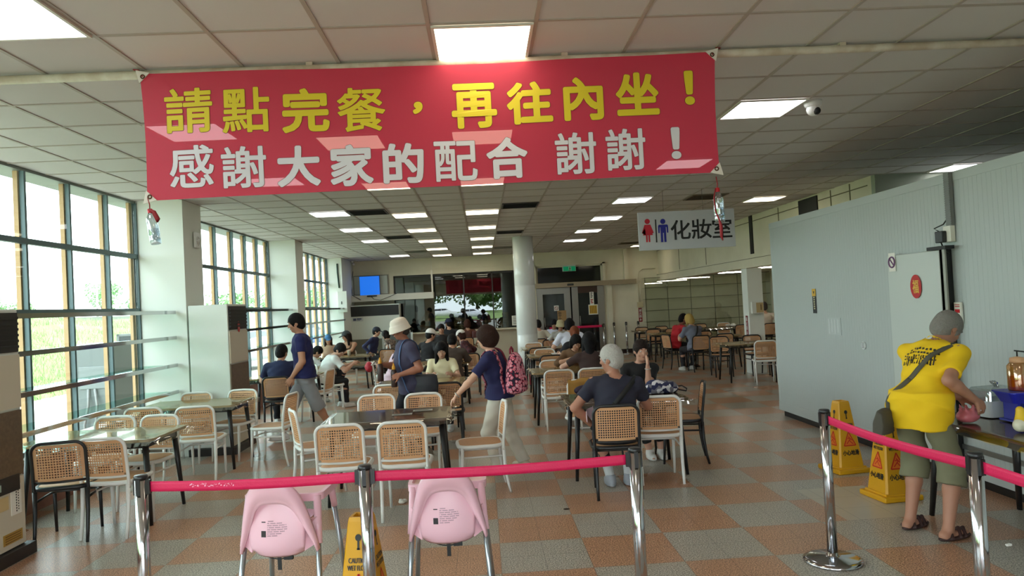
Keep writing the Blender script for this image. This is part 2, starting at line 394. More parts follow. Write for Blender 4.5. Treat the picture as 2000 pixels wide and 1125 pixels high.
# ribbed cable duct, box, adapter
dct = empty('cable_duct', (X0-.012, 6.04, 2.22), 0, 'grey slotted cable duct rising to the top of the cold room', 'cable duct')
q = MB().box(-.03, .0, -.035, .035, 0, .46)
for i in range(22): q.box(-.034, -.03, -.034, .034, .01+i*.02, .02+i*.02)
q.build('slotted_trunk', mat('duct_grey', (120, 122, 120), .5), dct)
soc = empty('wall_socket', (X0-.008, 6.06, 2.08), 0, 'white socket box with black plug-in adapter under the cable duct', 'socket')
MB().box(-.045, 0, -.05, .05, 0, .14, .006).build('socket_box', mat('ivory_plastic', (226, 224, 210), .4), soc)
MB().box(-.09, -.045, .0, .10, .0, .10, .008).tube([(-.06, .08, .1), (-.07, .13, .13), (-.03, .06, .16), (-.02, .02, .2)], .006).tube([(-.06, .06, .0), (-.05, .03, -.08), (-.04, -.01, -.1)], .006).build('adapter', mat('black_plastic', (30, 30, 30), .4), soc)
sw = empty('light_switch', (X0-.008, 6.02, 1.47), 0, 'white switch plate with red printed lines beside the cold room door', 'switch')
MB().box(-.02, 0, -.045, .045, -.09, .09, .004).build('plate', MATS['ivory_plastic'], sw)
MB().box(-.024, -.019, -.03, .03, .0, .03).box(-.022, -.019, -.03, .03, .05, .058).box(-.022, -.019, -.03, .03, .066, .072).build('rocker', mat('sticker_red', (190, 30, 36), .5), sw)
# ================================================================ outdoors
gr_m = mat('pale_concrete', (176, 172, 162), .8, noise=(.6, (160, 156, 146)))
struct('ground', MB().box(-11.5, -4.75, -3.2, 60, -.25, -.10), gr_m)
struct('ground_front', MB().box(-60, 60, -75, -3.2, -.3, -.06), mat('asphalt_front', (128, 126, 120), .85))
grass_m = mat('grass_bank', (104, 130, 66), .9, noise=(1.2, (132, 154, 88)))
def bank_z(x, y):
    d = -11.5-x
    return -.12+2.15*min(max(d/7.0, 0), 1)**.8+.12*math.sin(.5*y)*min(max(d/4, 0), 1)+(.2*math.sin(.23*y+1) if d > 5 else 0)
b = MB().grid(lambda u, v: (-11.5-60*u**1.6, -20+140*v, bank_z(-11.5-60*u**1.6, -20+140*v)), 40, 120)
struct('terrain', b, grass_m)
q = MB(); r4 = random.Random(11)
for i in range(42000):
    y = -2+46*r4.random()**1.2; x = -11.4-6.8*r4.random()
    z = bank_z(x, y); h_ = r4.uniform(.08, .26); a = r4.uniform(0, 2*PI); lx, ly = r4.uniform(-.1, .1), r4.uniform(-.1, .1); w_ = .014
    q.v += [(x-w_*math.cos(a), y-w_*math.sin(a), z-.02), (x+w_*math.cos(a), y+w_*math.sin(a), z-.02), (x+lx, y+ly, z+h_)]; q.f.append((q.n, q.n+1, q.n+2)); q.sm.append(False); q.n += 3
o = q.build('grass', mat('grass_blade', (122, 148, 92), .8, noise=(.8, (150, 170, 122)))); tag(o, 'tall sunlit grass covering the bank outside the windows', 'grass', kind='stuff')
wl_ = empty('retaining_wall', (-19.2, 20, 0), 0, 'dark low wall running along the top of the grass bank outside', 'wall')
MB().box(-.15, .15, -40, 50, 1.6, 2.16).build('wall_body', mat('dark_wall', (96, 98, 92), .8), wl_)
leafm = mat('hazed_leaf_green', (122, 156, 112), .8, noise=(1.4, (150, 180, 136))); barkm = mat('bark', (104, 86, 66), .9)  # leaves paled: outdoor haze is put into their colour
def tree_mesh(seed, R, HH, n=1500):
    r = random.Random(seed); q = MB(); cl = [(r.gauss(0, R*.42), r.gauss(0, R*.42), HH*(.45+.5*r.random()), R*r.uniform(.28, .5)) for _ in range(16)]
    for i in range(n):
        cx, cy, cz, cr = cl[r.randrange(len(cl))]; d = Vector((r.gauss(0, 1), r.gauss(0, 1), r.gauss(0, 1))).normalized()*cr*r.uniform(.7, 1.05)
        p = Vector((cx, cy, cz))+d; s = R*r.uniform(.05, .10); a = Vector((r.gauss(0, 1), r.gauss(0, 1), r.gauss(0, 1))).normalized(); b_ = a.orthogonal().normalized(); c = a.cross(b_)
        q.add([p-b_*s, p+c*s*.6, p+b_*s, p-c*s*.6], [(0, 1, 2, 3)])
    tr = MB().tube([(0, 0, -.4), (.05*R, 0, HH*.3), (0, .05*R, HH*.65)], [R*.07, R*.055, R*.02], 8)
    for k in range(5):
        c = cl[k]; tr.tube([(0, 0, HH*.35), (c[0]*.5, c[1]*.5, HH*.35+(c[2]-HH*.35)*.6), (c[0], c[1], c[2])], [R*.04, R*.025, R*.01], 6)
    return q, tr
def tree(x, y, z, R, HH, seed, label, n=1500):
    t = empty('tree', (x, y, z), 0, label, 'tree', 'trees outside'); a, b_ = tree_mesh(seed, R, HH, n)
    a.build('crown', leafm, t); b_.build('trunk', barkm, t)
for x, y, R, HH, s, l in ((-30, 58.5, 1.45, 3.0, 1, 'round pale tree beyond the bank in the second pane column'), (-37, 55.5, 1.6, 2.3, 2, 'low bushy tree beyond the bank in the first pane column'), (-35.2, 57, 1.2, 1.7, 3, 'smallest bush beyond the bank beside the low bushy tree'),
    (-28, 60, 1.2, 1.7, 4, 'small bush beyond the bank beside the round pale tree'), (-31, 92, 3, 2.6, 5, 'wide low tree seen through the middle window'), (-27, 96, 2.6, 2.2, 6, 'far low tree seen through the middle window'), (-24, 104, 3, 3, 7, 'tree seen through the last window')):
    tree(x, y, 1.9, R, HH, s, l)
pole_m = mat('pale_pole', (190, 190, 186), .6)
for x, y, l in ((-27, 52, 'thin pale lamp post beyond the bank before the round tree'), (-26, 61, 'second thin lamp post beyond the bank')):
    t = empty('lamp_post', (x, y, 1.5), 0, l, 'lamp post', 'lamp posts on the bank')
    MB().tube([(0, 0, 0), (0, 0, 4.6)], [.09, .05], 8).build('post', pole_m, t); MB().tube([(0, 0, 4.6), (.5, 0, 4.9), (1.1, 0, 4.95)], .04, 6).build('lamp_arm', pole_m, t); MB().box(.9, 1.4, -.1, .1, 4.9, 5.0, .02).build('lamp_head', pole_m, t)
t = empty('outdoor_unit', (-6.2, 12.15, -.1), 0, 'white outdoor condenser cabinet with cables standing outside the first window', 'outdoor unit')
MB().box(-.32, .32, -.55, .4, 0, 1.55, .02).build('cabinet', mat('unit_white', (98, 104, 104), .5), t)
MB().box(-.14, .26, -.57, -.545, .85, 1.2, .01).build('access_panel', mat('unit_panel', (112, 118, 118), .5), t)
MB().tube([(0, -.57, .85), (.02, -.62, .6), (-.05, -.62, .3), (-.05, -.6, 0)], .02, 8).tube([(.1, -.57, .85), (.16, -.63, .6), (.12, -.62, .3), (.12, -.6, 0)], .02, 8).build('cable', mat('grey_cable', (120, 120, 120), .5), t)
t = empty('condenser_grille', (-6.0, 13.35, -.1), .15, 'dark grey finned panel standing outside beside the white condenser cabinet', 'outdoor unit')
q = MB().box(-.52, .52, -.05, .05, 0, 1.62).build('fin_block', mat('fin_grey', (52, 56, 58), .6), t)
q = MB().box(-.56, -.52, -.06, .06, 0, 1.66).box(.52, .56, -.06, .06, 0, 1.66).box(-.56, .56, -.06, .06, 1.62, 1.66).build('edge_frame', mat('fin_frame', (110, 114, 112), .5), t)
t = empty('signal_pole', (-9.2, 32, -.1), 0, 'red and white pole outside the last window', 'pole')
MB().tube([(0, 0, 0), (0, 0, 6)], .07, 10).build('shaft', mat('pole_red', (190, 50, 60), .5), t); MB().box(-.12, .12, -.12, .12, 0, .5).build('foot_block', pole_m, t)
# cars: outside the last window, and in front of the shop where the serving glass mirrors them
def car_meshes():
    out = []
    q = MB(); prof = [(-2.1, .35), (-2.15, .7), (-2.05, .88), (-1.5, .95), (-.95, 1.38), (.6, 1.42), (1.25, .98), (1.95, .85), (2.15, .62), (2.12, .35)]
    inner = [(x, z) for x, z in prof]
    def sec(k, y, sx): return [(x*sx, y, z if z < .96 else .96+(z-.96)*k) for x, z in inner]
    n = len(prof); rows = [sec(.0, -.86, .97), sec(.0, -.84, 1), sec(.9, -.62, 1), sec(1, 0, 1), sec(.9, .62, 1), sec(.0, .84, 1), sec(.0, .86, .97)]
    q.add([p for r in rows for p in r], [(a*n+i, a*n+(i+1) % n, (a+1)*n+(i+1) % n, (a+1)*n+i) for a in range(6) for i in range(n)]+[tuple(range(n))[::-1], tuple(range(6*n, 7*n))], True)
    g_ = MB()
    for s in (-1, 1):
        g_.add([(-1.32, s*.80, 1.0), (-.88, s*.67, 1.32), (-.1, s*.66, 1.35), (-.1, s*.80, 1.0)], [(0, 1, 2, 3)]).add([(-.02, s*.80, 1.0), (-.02, s*.66, 1.35), (.52, s*.67, 1.33), (1.05, s*.80, 1.0)], [(0, 1, 2, 3)])
    wh = MB().tube([(0, -.11, 0), (0, .11, 0)], .32, 20); return q.mesh('body'), g_.mesh('side_window'), wh.mesh('wheel')
CM = car_meshes(); CM[1].materials.append(mat('car_glass', (26, 30, 34), .1)); CM[2].materials.append(mat('tyre', (26, 26, 26), .7))
def car(x, y, z, rz, c, label):
    t = empty('car', (x, y, z), rz, label, 'car', 'parked cars'); me = CM[0].copy(); me.materials.append(mat('car_paint_%s' % c[0], c[1], .25)); link('body', me, t); link('side_window', CM[1], t)
    for sx in (-1.3, 1.3):
        for sy in (-.78, .78): o = link('wheel', CM[2], t); o.location = (sx, sy, .32)
car(-9.6, 38, -.1, 1.2, ('blue', (70, 90, 130)), 'blue car parked outside the last window'); car(-8.6, 26, -.1, 1.4, ('silver', (170, 176, 184)), 'silver car parked outside the middle window')
car(-5.6, -55, .2, .0, ('white', (232, 232, 232)), 'white car mirrored in the serving window glass'); car(-1.5, -50, -.05, .2, ('pearl', (214, 216, 222)), 'second pale car mirrored lower in the serving window glass')
lawn = MB().grid(lambda u, v: (-60+120*u, -75+27*v, -.05+.9*(1-v)), 12, 8); struct('lawn', lawn, grass_m)
leafm2 = mat('leaf_dark_green', (70, 96, 46), .8, noise=(1.2, (104, 128, 66)))
ta, tb_ = tree_mesh(31, 4.2, 5.4, 2200); ta, tb_ = ta.mesh('crown'), tb_.mesh('trunk'); ta.materials.append(leafm2); tb_.materials.append(barkm)
for i in range(11):
    t = empty('tree', (-46+9.0*i, -68-6*(i % 2), .3), i*1.3, 'leafy tree across the car lot mirrored in the serving window glass', 'tree', 'trees across the car lot'); link('crown', ta, t); link('trunk', tb_, t)
# ================================================================ ceiling fittings
def panel_mat(name, c, s, base=(.8, .8, .8)):
    mt = bpy.data.materials.new(name); mt.use_nodes = True; b = mt.node_tree.nodes['Principled BSDF']
    b.inputs['Base Color'].default_value = (*base, 1); b.inputs['Emission Color'].default_value = (*c, 1); b.inputs['Emission Strength'].default_value = s
    return mt
pw = panel_mat('cool_panel_light', (.97, .98, 1), PANEL_WHITE); pm = panel_mat('warm_panel_light', (1, .88, .66), PANEL_WARM)
alu_w = mat('white_light_frame', (222, 218, 208), .4)
GX = lambda c: -.2208+.6*(c+.5)
GY = lambda r: 3.9796+.6*(r+.5)
fr = MB()
for a in ((-.288, -.27, -.288, .288), (.27, .288, -.288, .288), (-.27, .27, -.288, -.27), (-.27, .27, .27, .288)): fr.box(*a, -.012, 0)
fr_me = fr.mesh('light_frame'); fr_me.materials.append(alu_w)
df = MB().box(-.27, .27, -.27, .27, -.009, -.002)
df_w = df.mesh('diffuser'); df_w.materials.append(pw); df_m = df.mesh('diffuser_warm'); df_m.materials.append(pm)
rows = {-4: [-1, 3, 7, 12, 16, 20, 28], -2: [4, 8, 13, 17, 21, 25, 29], 0: [-4, 0, 4, 8, 13, 17, 21, 25, 29], 4: [-5, 3, 7, 12, 16, 20, 24], 8: [13, 29], 11: [9]}
cn = {-4: 'window-side row', -2: 'row next to the window-side row', 0: 'middle row', 4: 'row past the restroom sign', 8: 'row along the cream upper wall', 11: 'row above the cold room'}
od = ['first', 'second', 'third', 'fourth', 'fifth', 'sixth', 'seventh', 'eighth', 'ninth']
for c, rr in rows.items():
    warm = c in (-2, 0, 8)
    for k, r in enumerate(rr):
        t = empty('ceiling_light', (GX(c), GY(r), H-.007), 0, '%s panel light, %s of the %s counting inward' % ('warm' if warm else 'cool white', od[k], cn[c]), 'ceiling light', 'ceiling panel lights')
        link('light_frame', fr_me, t); link('diffuser', df_m if warm else df_w, t)
ventd = mat('vent_dark', (62, 60, 58), .5); ventb = mat('vent_tan', (120, 104, 84), .5); ventg = mat('vent_grey', (150, 146, 138), .5)
for c, r, m_, nm in ((-3, 12, ventd, 'dark slotted ceiling vent between cool and warm lights nearer the banner'), (-3, 19, ventd, 'dark slotted ceiling vent above the window side, deeper in the hall'), (1, 12, ventd, 'dark slotted ceiling vent beside the middle light row, nearer the banner'), (1, 19, ventd, 'dark slotted ceiling vent just before the round column'),
        (-3, 26, ventg, 'pale grey ceiling vent over the serving window side'), (1, 26, ventg, 'pale grey ceiling vent behind the round column'), (7, 27, ventb, 'tan ceiling vent far back near the cream side wall'), (6, 12, ventb, 'brownish ceiling vent behind the hanging plastic bottle')):
    t = empty('air_vent', (GX(c), GY(r), H-.007), 0, nm, 'vent', 'ceiling air vents')
    q = MB()
    for a in ((-.29, -.265, -.29, .29), (.265, .29, -.29, .29), (-.265, .265, -.29, -.265), (-.265, .265, .265, .29)): q.box(*a, -.012, 0)
    q.build('vent_frame', m_, t)
    q = MB()
    for i in range(11):
        y = -.25+i*.05; q.add([(-.265, y-.02, -.011), (.265, y-.02, -.011), (.265, y+.02, -.002), (-.265, y+.02, -.002), (-.265, y-.02, -.008), (.265, y-.02, -.008), (.265, y+.02, .001), (-.265, y+.02, .001)], [(0, 1, 2, 3), (7, 6, 5, 4), (0, 4, 5, 1), (2, 6, 7, 3)])
    q.build('louvre', m_, t)
    MB().box(-.265, .265, -.265, .265, -.001, .0).build('duct_throat', blk, t)
# white steel rail under the ceiling
q = MB().tube([(-4.6, 4.535, H-.038), (9.0, 4.535, H-.038)], .026, 10)
t = empty('ceiling_rail', (0, 0, 0), 0, 'long scuffed white rail under the ceiling that the red banner hangs from', 'rail')
q.build('rail_tube', mat('scuffed_white_paint', (214, 206, 190), .5, noise=(9, (188, 172, 150))), t)
for x in (-3.4, -1.0, .6, 2.4, 4.6): MB().box(x-.02, x+.02, 4.515, 4.555, H-.05, H).build('rail_bracket', MATS['scuffed_white_paint'], t)
# tube lights under the alcove's lower ceiling
for x, y, l in ((7.3, 17.4, 'tube light under the low alcove ceiling, nearer the cold room'), (7.3, 20.2, 'tube light under the low alcove ceiling, nearer the shelving'), (7.3, 13.6, 'tube light under the low alcove ceiling behind the cold room')):
    t = empty('tube_light', (x, y, 2.36), 0, l, 'light', 'alcove tube lights'); MB().box(-.62, .62, -.06, .06, -.03, 0, .004).build('housing', alu_w, t); MB().tube([(-.58, 0, -.045), (.58, 0, -.045)], .018, 10).build('tube', panel_mat('tube_glow', (1, .95, .82), 26), t)
# security cameras
t = empty('security_camera', (2.86, 5.93, H), .35, 'white dome security camera with dark lens beside a ceiling light', 'camera'); t.scale = (1.25,)*3
MB().lathe([(.058, 0), (.058, -.02), (.052, -.035), (.045, -.04)]).build('base', mat('white_plastic', (232, 232, 230), .35), t)
MB().ball((0, 0, -.055), .045, 16).build('ball_housing', MATS['white_plastic'], t)
MB().lathe([(.0, .002), (.024, .002), (.026, 0), (.026, -.02)], (0, 0, 0), 16)
l = MB().ball((0, -.03, -.072), .026, 14).build('lens', blk, t)
t = empty('security_camera', (-3.93, 22.5, H-.05), 0, 'small white bullet camera in the ceiling corner by the back wall', 'camera')
MB().box(-.03, .03, -.03, .03, .0, .05).build('mount', MATS['white_plastic'], t)
MB().tube([(0, .06, -.01), (.05, -.1, -.06)], .035, 12).build('housing', MATS['white_plastic'], t)

# ================================================================ banner
BY = 4.465
def at_y(px, py, Y): d = ray_(px, py); return Vector((d.x*Y/d.y, Y, EYE+d.z*Y/d.y))
def banner_mat():
    mt = bpy.data.materials.new('red_banner_cloth'); mt.use_nodes = True; nt = mt.node_tree; b = nt.nodes['Principled BSDF']
    b.inputs['Base Color'].default_value = (*lin((222, 60, 92)), 1); b.inputs['Roughness'].default_value = .55
    tl = nt.nodes.new('ShaderNodeBsdfTranslucent'); tl.inputs[0].default_value = (*lin((232, 64, 88)), 1)
    tp = nt.nodes.new('ShaderNodeBsdfTransparent'); tp.inputs[0].default_value = (1, .78, .78, 1)
    a = nt.nodes.new('ShaderNodeMixShader'); a.inputs[0].default_value = .45; c = nt.nodes.new('ShaderNodeMixShader'); c.inputs[0].default_value = .062
    nt.links.new(b.outputs[0], a.inputs[1]); nt.links.new(tl.outputs[0], a.inputs[2]); nt.links.new(a.outputs[0], c.inputs[1]); nt.links.new(tp.outputs[0], c.inputs[2])
    nt.links.new(c.outputs[0], nt.nodes['Material Output'].inputs[0]); return mt
P00, P10, P11, P01 = at_y(286, 392, BY), at_y(1405, 337, BY), at_y(1396, 101, BY), at_y(271, 143, BY)
def wave(x, z): return .008*math.sin(3.1*x+.6*z)+.006*math.sin(6.3*x-2*z+1)+.004*math.sin(4*z)
def bpt(u, v):
    p = (P00*(1-u)+P10*u)*(1-v)+(P01*(1-u)+P11*u)*v
    sag = .018*math.sin(PI*u)*(v-.0)          # top edge sags a little between its ties
    return Vector((p.x-.012*math.sin(PI*v)*(1 if u > .5 else -1)*abs(2*u-1), BY+wave(p.x, p.z), p.z-sag))
bt = empty('banner', (0, 0, 0), 0, 'large red cloth banner with yellow and white Chinese lettering hanging from the ceiling rail', 'banner')
MB().grid(bpt, 90, 24).build('cloth', banner_mat(), bt)
def hang_text(chars, m_, name, bold):
    olm = mat('lettering_outline', (120, 40, 40), .6)
    for ch, x0, y0, x1, y1, s, ox, oy in chars:
        mb = MB(); sh = MB(); bo = bold*(.52 if ch in '請點餐感謝配' else 1.0)
        x0, x1, y0, y1 = ox+x0/s, ox+x1/s, oy+y0/s, oy+y1/s
        c0 = at_y((x0+x1)/2, (y0+y1)/2, BY); wd = (x1-x0)*BY/1411.9*.985; ht = (y1-y0)*BY/1411.9*.975
        v, f, asp = glyphs(ch, 0)
        for off, m2, rad in ((.0035, mb, bo), (.002, sh, bo+.0025)):
            for i in range(13):
                dx, dz = (0, 0) if i == 12 else (rad*math.cos(i*PI/6), rad*math.sin(i*PI/6))
                pts = []
                for a, b in v:
                    x = c0.x+(a-.5)*(wd-2*bo)+dx; z = c0.z+(b-.5)*(ht-2*bo)+dz
                    pts.append((x, BY+wave(x, z)-off-i*.00004, z))
                m2.add(pts, f)
        o = mb.build(name, m_, bt); sh.build('outline', olm, o)
A = (3.308, 240, 80); B_ = (3.175, 820, 80)
yl = mat('banner_yellow', (226, 205, 40), .55); wl = mat('banner_white', (222, 220, 228), .55)
hang_text([('請', 268, 300, 580, 598, *A), ('點', 645, 300, 952, 598, *A), ('完', 1028, 303, 1335, 598, *A), ('餐', 1385, 298, 1698, 592, *A), ('，', 1872, 392, 1938, 475, *A),
    ('再', 193, 255, 480, 545, *B_), ('往', 535, 248, 825, 522, *B_), ('內', 885, 222, 1140, 502, *B_), ('坐', 1207, 190, 1485, 470, *B_), ('！', 1635, 180, 1700, 405, *B_)], yl, 'yellow_lettering', .0098)
hang_text([('感', 303, 672, 590, 950, *A), ('謝', 642, 680, 930, 953, *A), ('大', 998, 675, 1278, 945, *A), ('家', 1340, 668, 1620, 943, *A), ('的', 1680, 658, 1948, 925, *A),
    ('配', 88, 615, 358, 872, *B_), ('合', 410, 592, 672, 858, *B_), ('謝', 835, 565, 1098, 832, *B_), ('謝', 1148, 540, 1403, 808, *B_), ('！', 1552, 533, 1615, 740, *B_)], wl, 'white_lettering', .0092)
gm = mat('eyelet_patch', (224, 218, 208), .5); rope = mat('red_cord', (150, 28, 38), .6)
for (u, v, sx, sz) in ((0, 1, 1, -1), (1, 1, -1, -1), (0, 0, 1, 1), (1, 0, -1, 1)):
    p = bpt(u, v); q = MB(); e = .062
    q.prism([(p.x-.02*sx, p.z-.02*sz), (p.x+e*sx, p.z+.0*sz), (p.x+.0*sx, p.z+e*sz)], 'y', p.y-.012, p.y-.007)
    q.build('corner_patch', gm, bt)
    MB().lathe([(.006, 0), (.013, 0), (.013, .004), (.006, .004)], (0, 0, 0), 16)
    ring = MB().tube([(p.x+.022*sx+.011*math.cos(a), p.y-.014, p.z+.022*sz+.011*math.sin(a)) for a in np.linspace(0, 2*PI, 13)[:-1]], .004, 6, True).build('eyelet', mat('dark_brass', (90, 60, 40), .3, .8), bt)
    if v == 1:
        MB().tube([(p.x+.022*sx, p.y-.014, p.z+.022*sz), (p.x-.02*sx, p.y+.03, p.z+.035), (p.x-.05*sx, 4.505, H-.012), (p.x-.045*sx, 4.56, H-.005), (p.x-.02*sx, p.y+.03, p.z+.03)], .004, 6).build('tie_cord', rope, bt)
# water bottles that weigh the lower corners down
def bottle(name, x, z, sc, label, tilt, tail):
    t = empty(name, (x, BY-.0, z), 0, label, 'bottle', 'bottles weighing down the banner')
    bt2 = MB().lathe([(.0, -.215), (.026, -.215), (.031, -.208), (.032, -.19), (.0315, -.17), (.0305, -.165), (.0325, -.155), (.0325, -.07), (.030, -.055), (.018, -.03), (.0125, -.022), (.0125, -.004)], (0, 0, 0), 20, False)
    b_ = bt2.build('bottle_body', clear('clear_plastic_bottle', (255, 255, 255), .26, .06, (222, 228, 232)), t)
    MB().lathe([(.0, -.19), (.029, -.19), (.0295, -.12), (.0, -.12)], (0, 0, 0), 16, False).build('water', clear('bottle_water', (255, 255, 255), .08, 0, (226, 234, 240)), t)
    cp = MB().lathe([(.0145, -.022), (.015, -.02), (.015, .0), (.012, .004), (.0, .004)], (0, 0, 0), 16).build('cap', mat('bottle_cap_red', (196, 24, 40), .45), t)
    q = MB().tube([(0, 0, .0), (.004, 0, .03), (0, 0, z and .075)], .0035, 6)
    if tail: q.tube([(-.014, -.012, .0), (-.032, -.02, -.06), (-.03, -.02, -.14), (-.014, -.03, -.2), (-.006, -.03, -.24), (-.01, -.03, -.3), (-.002, -.03, -.33)], [.004, .004, .004, .006, .011, .009, .003], 6)
    else: q.tube([(.0, -.014, .0), (.03, -.016, -.02), (.045, -.016, -.07), (.04, -.016, -.085), (.018, -.014, -.02)], [.006, .010, .012, .008, .005], 6)
    q.build('red_string', rope, t)
    t.rotation_euler = (0, tilt, 0); t.scale = (sc,)*3
p = bpt(0, 0); bottle('water_bottle', p.x+.018, p.z-.055, 1.0, 'clear bottle with red cord hanging below the banner corner by the windows', -.14, False)
p = bpt(1, 0); bottle('water_bottle', p.x-.02, p.z-.10, 1.0, 'clear bottle with red cap hanging below the banner corner by the restroom sign', -.03, True)

# ================================================================ restroom sign
SY = 10.6
t = empty('restroom_sign', (0, 0, 0), 0, 'hanging white restroom sign with red woman and blue man figures', 'sign')
a0, a1, a2, a3 = at_y(1249, 489, SY), at_y(1437, 482, SY), at_y(1434, 407, SY), at_y(1245, 415, SY)
sx0, sx1, sz0, sz1 = (a0.x+a3.x)/2, (a1.x+a2.x)/2, (a0.z+a1.z)/2, (a2.z+a3.z)/2
MB().box(sx0, sx1, SY, SY+.03, sz0, sz1, .004).build('board', mat('sign_white', (206, 208, 212), .4), t)
SW, SH = sx1-sx0, sz1-sz0
def figure(mb, cx, cz, h, woman):
    y = SY-.004
    n = 18; mb.add([(cx+.115*h*math.cos(2*PI*i/n), y, cz+.40*h+.115*h*math.sin(2*PI*i/n)) for i in range(n)], [tuple(range(n))])
    if woman: poly = [(-.13, .26), (.13, .26), (.26, -.1), (.19, -.13), (.11, .12), (.22, -.2), (.09, -.2), (.09, -.5), (.02, -.5), (.02, -.2), (-.02, -.2), (-.02, -.5), (-.09, -.5), (-.09, -.2), (-.22, -.2), (-.11, .12), (-.19, -.13), (-.26, -.1)]
    else: poly = [(-.19, .26), (.19, .26), (.22, .2), (.22, -.1), (.16, -.1), (.15, .15), (.12, .15), (.12, -.5), (.02, -.5), (.02, -.1), (-.02, -.1), (-.02, -.5), (-.12, -.5), (-.12, .15), (-.15, .15), (-.16, -.1), (-.22, -.1), (-.22, .2)]
    mb.add([(cx+a*h, y, cz+b*h) for a, b in poly], [tuple(range(len(poly)))])
cz = (sz0+sz1)/2
q = MB(); figure(q, sx0+SW*.095, cz+.01, SH*.60, True); q.build('woman_symbol', mat('sign_red', (206, 30, 52), .5), t)
q = MB(); figure(q, sx0+SW*.255, cz, SH*.60, False); q.build('man_symbol', mat('sign_blue', (34, 40, 150), .5), t)
ink = mat('black_ink', (28, 28, 28), .5)
MB().box(sx0+SW*.175, sx0+SW*.188, SY-.004, SY-.001, cz-SH*.30, cz+SH*.30).build('divider', ink, t)
q = MB()
for ch, u0, u1 in (('化', .335, .535), ('妝', .55, .755), ('室', .765, .965)): put_text(q, ch, (sx0+SW*u0, SY-.004, cz-SH*.25), (1, 0, 0), (0, 0, 1), SW*(u1-u0), SH*.5, .02)
q.build('lettering', ink, t)
q = MB()
for x in (sx0+SW*.27, sx0+SW*.68): q.tube([(x, SY+.015, sz1-.01), (x, SY+.015, H)], .003, 6)
q.build('wire', mat('thin_wire', (120, 120, 116), .4, .6), t)

# ================================================================ back wall things
def flat(mb, x0, x1, y, z0, z1, th=.004): return mb.box(x0, x1, y-th, y, z0, z1)
t = empty('blue_screen', (0, 0, 0), 0, 'square screen glowing plain blue above the white hood on the back wall', 'screen')
MB().box(-3.75, -3.12, 22.50, 22.56, 2.22, 2.83, .006).build('casing', mat('screen_casing', (40, 60, 110), .4), t)
MB().box(-3.74, -3.14, 22.496, 22.50, 2.235, 2.815).build('display', panel_mat('blue_display', (.010, .17, .80), 1.0, (.01, .02, .05)), t)
MB().box(-3.5, -3.3, 22.56, 22.725, 2.5, 2.6).build('wall_arm', blk, t)
t = empty('notice_board', (0, 0, 0), 0, 'pale glazed notice board behind the blue screen', 'board')
MB().box(-3.98, -2.9, 22.74, 22.8, 2.24, 2.86).build('frame', mat('board_frame', (150, 148, 136), .5), t)
MB().box(-3.95, -2.93, 22.73, 22.74, 2.27, 2.83).build('panel', mat('board_pale', (206, 212, 204), .3), t)
t = empty('service_hood', (0, 0, 0), 0, 'long white box ledge hung below the blue screen and across the serving window', 'ledge')
MB().box(-4.0, -1.48, 22.3, 22.735, 2.04, 2.235, .006).build('box_ledge', mat('hood_white', (212, 208, 196), .5), t)
MB().box(-1.53, -1.48, 22.3, 22.35, 2.235, 2.9).box(-1.512, -1.498, 22.32, 22.335, 2.9, H).build('hanger_post', MATS['hood_white'], t)
q = MB().tube([(-3.4, 22.28, 2.22), (-3.3, 22.26, 2.1), (-3.1, 22.27, 2.06), (-2.8, 22.27, 2.16), (-2.6, 22.3, 2.24)], .008, 6).tube([(-3.95, 22.6, 3.0), (-4.0, 22.5, 2.6), (-3.95, 22.3, 2.25), (-3.7, 22.28, 2.1)], .009, 6)
q.box(-3.5, -3.2, 22.26, 22.3, 2.18, 2.22); q.build('cable', blk, t)
# floor standing coolers
def slats(mb, n, x0, x1, y, z0, z1):
    for i in range(n):
        z = z0+(z1-z0)*(i+.5)/n; mb.box(x0, x1, y-.012, y+.004, z-(z1-z0)/n*.22, z+(z1-z0)/n*.22)
acw = mat('cooler_white', (220, 224, 216), .4); acb = mat('cooler_brown', (110, 90, 70), .45, noise=(40, (96, 78, 60))); acd = mat('cooler_dark_grille', (38, 34, 34), .45); acc = mat('cooler_beige', (208, 198, 178), .45)
def cooler(x, y, rz, W, D, HH, label, plain=False):
    """front faces local -Y"""
    t = empty('air_conditioner', (x, y, 0), rz, label, 'air conditioner')
    MB().box(-W/2-.06, W/2+.04, -D/2-.06, D/2+.04, 0, .09).build('plinth', acd, t)
    MB().box(-W/2, W/2, -D/2, D/2, .09, HH, .012).build('cabinet', acw, t)
    f = -D/2
    if plain:
        MB().box(-W/2+.03, W/2-.03, f-.012, f, .1, .90).build('lower_grille', mat('cooler_olive', (120, 116, 100), .5), t)
    else:
        MB().box(-W/2+.015, W/2-.015, f-.014, f, HH*.60, HH*.815).build('front_panel', acc, t)
        MB().box(-W/2+.015, W/2-.015, f-.014, f, HH*.33, HH*.59).build('middle_panel', acb, t)
        MB().box(-W/2+.015, W/2-.015, f-.014, f, .10, HH*.325).build('lower_panel', acc, t)
    MB().box(-W/2+.015, W/2-.015, f-.008, f, HH*.825, HH*.985).build('outlet', acd, t)
    q = MB(); slats(q, 6, -W/2+.03, W/2-.03, f-.012, HH*.835, HH*.975); q.build('louvre', mat('louvre_black', (24, 22, 24), .4), t)
    return t
ac = cooler(-3.535, 9.84, PI/2, .72, .50, 1.93, 'tall white and brown cooler cabinet against the pillar, red sticker on front')
q = MB(); n = 20; q.add([(.0+.05*math.cos(2*PI*i/n), -.266, 1.66-.035+.075*math.sin(2*PI*i/n)) for i in range(n)], [tuple(range(n))]); q.build('sticker', mat('sticker_red', (190, 30, 36), .5), ac)
q = MB(); put_text(q, '大', (-.03, -.2675, 1.59), (1, 0, 0), (0, 0, 1), .06, .07, .02); q.build('sticker_mark', mat('sticker_pale', (230, 180, 170), .5), ac)
